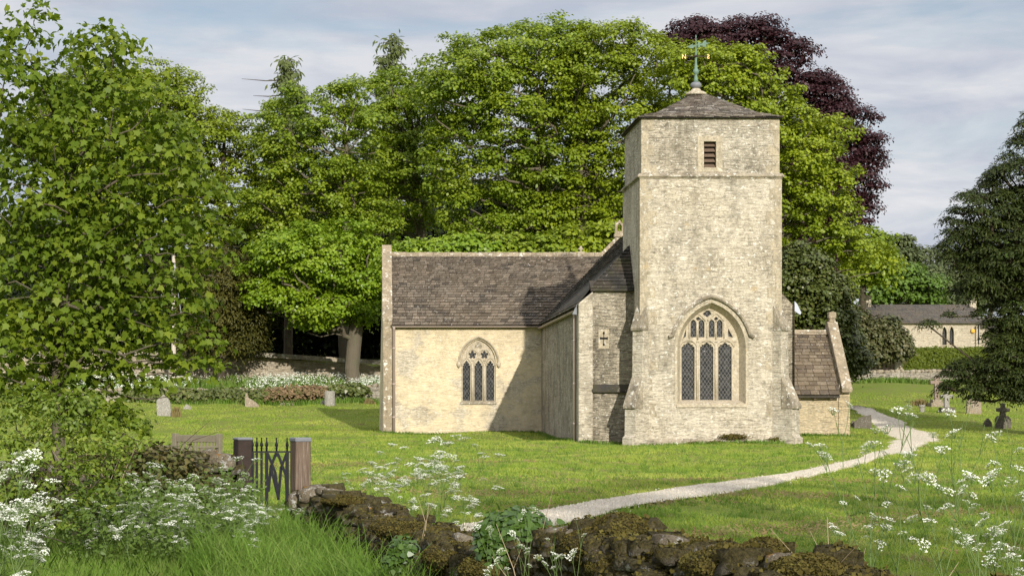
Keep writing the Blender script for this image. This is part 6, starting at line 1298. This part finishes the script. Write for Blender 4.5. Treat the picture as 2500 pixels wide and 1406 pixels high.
for px_, py_, Z_ in ((2150, 1020, 10.6), (2330, 1030, 10.0), (2220, 1210, 9.2), (2420, 1075, 9.6), (2480, 1150, 8.8), (2130, 1240, 10.3), (2400, 1190, 10.6), (2500, 1200, 8.2)):
    x_ = wx(px_, Z_); plant_parsley(x_, Z_, wz(py_, Z_) - G(x_, Z_), l4, g4, 6 + int(rgp.integers(0, 3)), sc=.72)
g5, l5 = 'cow parsley before the mossy wall', 'low cow parsley head in front of the mossy wall near the ivy mound'
for px_, py_, Z_ in ((1250, 1345, 9.5), (1330, 1360, 9.0), (1280, 1300, 10.8), (1415, 1290, 10.6)):
    x_ = wx(px_, Z_); plant_parsley(x_, Z_, wz(py_, Z_) - G(x_, Z_), l5, g5, 6 + int(rgp.integers(0, 3)), sc=.6)
for k, o in enumerate(PROT):
    if k not in first: plant_parsley(wx(300 + 40 * k, 19), 19, .8, l1, g1, k)
# the flowering bank between the two far walls: too many to count
n = 12000; bx = wx(1, 1) * 0 + np.interp(rgp.random(n), [0, 1], [wx(60, 104), wx(930, 104)]); by = 99.2 + 10 * rgp.random(n); hb = ground(bx, by)
bank = npmesh('bank_greenery', bladeverts(bx, by, .25 + .5 * rgp.random(n), .09, .35, rgp, 2), 5, M['rough']); tag(bank, kind='stuff')
n = 3600; bx = np.interp(rgp.random(n), [0, 1], [wx(60, 104), wx(930, 104)]); by = 99.5 + 9.6 * rgp.random(n); ok = (np.sin(bx * .9) + np.sin(bx * .37 + 1) + .35 * (by - 103) * .3 + rgp.normal(size=n) * .8) > -.2; bx, by = bx[ok], by[ok]; n = len(bx)
hd_ = ground(bx, by) + .40 + .38 * rgp.random(n); pos = np.stack([bx, by, hd_], 1); pos = np.repeat(pos, 4, 0) + rgp.normal(size=(4 * n, 3)) * np.array((.10, .10, .04))
bf_ = npmesh('bank_flowers', leaves(pos, np.tile((0, -.5, 1.), (4 * n, 1)) + rgp.normal(size=pos.shape) * .3, .06 * (.6 + .8 * rgp.random(4 * n)), KITE, rgp), 4, M['petal']); tag(bf_, kind='stuff')

# ------------------------------------------------------------------ shrubs and dead stems by the lane
tree('elder_shrub', 'leafy elder shrub spreading below the maple at the lane edge', 'shrub', None, 90, 18.5, [(70, 1040, 120, 70), (180, 1010, 100, 55), (250, 1085, 80, 60), (120, 1130, 130, 70), (60, 1210, 100, 70), (230, 1180, 80, 70), (170, 1260, 90, 50), (300, 1045, 45, 40)], .21, 75, .052, ML['elder'], BK['dark'], IVYL * np.array((1, .75, 1)), top=(120, 1080), r0=.03, rtip=.003, seed=121, per=.9, sep=.72, flat=.65, surf=.2, rnd=.7, inner=.55, base=G(wx(90, 18.5), 18.5))
tree('bramble_bush', 'tangled brownish bramble draped over the short wall by the bench', 'shrub', None, 430, 21.4, [(440, 1150, 60, 42), (380, 1140, 60, 40), (320, 1150, 50, 50), (480, 1160, 40, 40), (420, 1200, 80, 50), (270, 1130, 40, 40)], .16, 34, .06, leafmat('bramble_leaf', [(.12, .09, .03), (.09, .11, .025), (.16, .12, .05), (.07, .10, .02)], .2, .3, (.06, .07, .02), 3, .5, .3, (.2, .2, .03)), BK['dark'], IVYL, top=(420, 1160), r0=.02, rtip=.002, seed=122, per=1.1, flat=.9, surf=.2, base=G(wx(430, 21.4), 21.4))
n = 20000; x_ = -5.6 + 4.4 * rgp.random(n); y_ = 17.6 + 4.2 * rgp.random(n); k_ = (x_ * 4500 / y_ + 900 < 690) & (x_ * 4500 / y_ + 900 > 150); x_, y_ = x_[k_], y_[k_]; n = len(x_)
pos = np.stack([x_, y_, ground(x_, y_) + (.10 + .55 * rgp.random(n) * (1 + .4 * np.sin(x_ * 3) * np.sin(y_ * 2.3)))], 1)
ug = npmesh('undergrowth', leaves(pos, np.tile((0, -.5, .8), (n, 1)) + rgp.normal(size=(n, 3)) * .6, .05 * (.5 + rgp.random(n)), NEEDLE * np.array((1, 1.7, 1)), rgp), 4, ML['fern']); tag(ug, kind='stuff')
ds = np.random.default_rng(33)
def stems(label, pts, n, hmin, hmax, mat, seed, name='dead_stems'):
    rg = np.random.default_rng(seed); m = MB(); b0 = None
    for i in range(n):
        px_, Z_ = pts[rg.integers(0, len(pts))]; x = wx(px_ + rg.normal() * 22, Z_); y = Z_ + rg.normal() * .3; b = np.array((x, y, G(x, y) - .05)); h = hmin + (hmax - hmin) * rg.random(); l = rg.normal(size=2) * .28 * h
        c = [Vector(b + np.array((l[0] * t * t, l[1] * t * t, h * t))) for t in (0, .35, .7, 1)]; m.tube(c, [.005, .0045, .0035, .0015], 4, False)
        if rg.random() < .7: q = c[2]; m.tube([q, q + Vector((rg.normal() * .1, rg.normal() * .1, .12 + .1 * rg.random()))], [.003, .001], 4, False)
        b0 = b if b0 is None else b0
    o = m.build(name, mat, None, fix=False); return tag(o, label, 'dead stems')
M['straw'] = plain('dead_stem', (.34, .27, .17), .8, .3, 10)
stems('pale dead stems sticking up between elder and cow parsley', [(200, 20.5), (250, 20.5), (190, 20)], 42, .5, 1.15, M['straw'], 1)
stems('thin straw coloured stems poking up by the ivy mound', [(1270, 11.8), (1240, 11.9)], 4, .7, 1.25, M['straw'], 2)
stems('bent straw stem before the mossy wall, nearer the gate than the ivy mound', [(1020, 14.6)], 2, .7, 1.1, M['straw'], 4)
stems('dry grass stalks beside the leggy cow parsley', [(2080, 9.6), (2130, 9.4), (2180, 9.4)], 12, .5, 1.0, M['straw'], 3)
br_ = MB()
for a, b_, c_ in (((430, 1120), (445, 1085), (520, 1020)), ((445, 1125), (470, 1075), (545, 1050)), ((330, 1130), (380, 1095), (410, 1060)), ((480, 1130), (470, 1090), (440, 1075))): br_.tube([P(*a, 22), P(*b_, 22), P(*c_, 22)], [.008, .006, .002], 4)
bo_ = [o for o in bpy.data.objects if o.name == 'bramble_bush'][0]; br_.build('arching_cane', BK['dark'], bo_)

# ------------------------------------------------------------------ trees behind the lane, whose shade crosses the near lawn
def off(px_c, z, els, lab, seed, R, k, size, n_):
    rg = np.random.default_rng(seed); cl = clump_centres([(np.array(c), np.array(r)) for c, r in els], R, rg, n_, front=0.0, sep=1.05); b = np.array((px_c, z, G(px_c, z) - .2)); r = empty('lane_tree', Vector(b), lab, 'tree', 'trees behind the lane')
    V, Fc = skeleton([b, b + np.array((.1, 0, 3)), b + np.array((0, .2, 7))], cl, rg, .22); npmesh('trunk', V, 4, BK['grey'], r, Fc, True); npmesh('crown', foliage(cl, R, k, size, KITE, rg), 4, ML['maple'], r)
off(12.5, -12, [((12.5, -12, EYE + 11.2), (5.5, 3, 3.0)), ((14, -11, EYE + 8.0), (3.5, 3, 1.8))], 'loose crowned tree at the back of the lane, shading the near lawn', 1, .75, 90, .17, .5)
mb_ = []
for px_, py_, w_ in ((1745, 1082, 26), (1790, 1066, 40), (1905, 1072, 30), (1945, 1076, 16), (1690, 1084, 18)):
    c_ = P(px_, py_, ZT - .12); m_ = int(w_ * 22); mb_.append(np.array(c_) + rgg.normal(size=(m_, 3)) * np.array((w_ * ZT / F * .35, .04, .035)))
mb_ = np.concatenate(mb_); npmesh('moss', leaves(mb_, np.tile((0, -.8, .6), (len(mb_), 1)) + rgg.normal(size=mb_.shape) * .5, .05, KITE, rgg), 4, ML['moss'], tower)
SUNOFF=0.0; SKYV=0.82

# ------------------------------------------------------------------ light, sky, camera
SUN_AZ, SUN_EL = math.radians(10 + SUNOFF), math.radians(20)
sd_ = Vector((math.sin(SUN_AZ) * math.cos(SUN_EL), -math.cos(SUN_AZ) * math.cos(SUN_EL), math.sin(SUN_EL)))
sl_ = bpy.data.lights.new('sun', 'SUN'); sl_.energy = 4.3; sl_.angle = math.radians(0.6); sl_.color = (1.0, 0.94, 0.84)
so = bpy.data.objects.new('sun', sl_); COL.objects.link(so); so.rotation_euler = sd_.to_track_quat('Z', 'Y').to_euler(); so.location = (0, -30, 40)
W = bpy.data.worlds.new('World'); SC.world = W; W.use_nodes = True
wt = NT.__new__(NT); wt.t = W.node_tree; wt.t.nodes.clear(); wt.m = None
out = wt.t.nodes.new('ShaderNodeOutputWorld')
sky = wt.n('TexSky', sky_type='NISHITA', sun_disc=False, sun_elevation=SUN_EL, sun_rotation=math.pi - SUN_AZ, dust_density=1.0, air_density=1.0)
gen = wt.n('TexCoord').outputs['Generated']
gz_ = wt.n('SeparateXYZ', {'Vector': gen})
c1 = wt.noise(wt.map(gen, (5.0, 5.0, 26.0), loc=(0.4, 0.2, 0.25)), 1.0, 7, 0.56, 0.35)
c2 = wt.noise(wt.map(gen, (9.0, 9.0, 40.0), loc=(3.3, 1.2, 0.0)), 1.0, 6, 0.55, 0.4)
cover = wt.ramp(c1, [(0.27, 0.0), (0.50, 0.96)])
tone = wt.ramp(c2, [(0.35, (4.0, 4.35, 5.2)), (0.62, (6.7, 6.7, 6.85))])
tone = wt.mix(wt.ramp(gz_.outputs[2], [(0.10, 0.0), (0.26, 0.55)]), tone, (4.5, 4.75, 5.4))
tone = wt.mix(wt.ramp(gz_.outputs[2], [(0.30, 0.0), (0.65, 1.0)]), tone, (12.0, 12.0, 12.6))  # unseen sky overhead brightened, added as fill for the shadows
hs = wt.n('HueSaturation', {'Color': sky.outputs[0], 'Saturation': 0.85, 'Value': SKYV}).outputs[0]
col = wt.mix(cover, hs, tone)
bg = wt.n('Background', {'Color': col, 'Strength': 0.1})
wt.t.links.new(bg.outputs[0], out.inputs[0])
cam = bpy.data.cameras.new('camera'); co = bpy.data.objects.new('camera', cam); COL.objects.link(co)
co.location = (0, 0, EYE); co.rotation_euler = (math.pi / 2, 0, 0)
cam.sensor_width = 36; cam.lens = F / 2500 * 36; cam.shift_x = (1250 - CX) / 2500; cam.shift_y = (CY - 703) / 2500; cam.clip_end = 5000; cam.clip_start = 0.1
SC.camera = co
SC.view_settings.view_transform = 'Standard'; SC.view_settings.look = 'None'; SC.view_settings.exposure = 0.3; SC.view_settings.gamma = 1.0
SC.render.film_transparent = False
SC.cycles.max_bounces = 8; SC.cycles.diffuse_bounces = 3; SC.cycles.transmission_bounces = 4; SC.cycles.caustics_reflective = False; SC.cycles.caustics_refractive = False
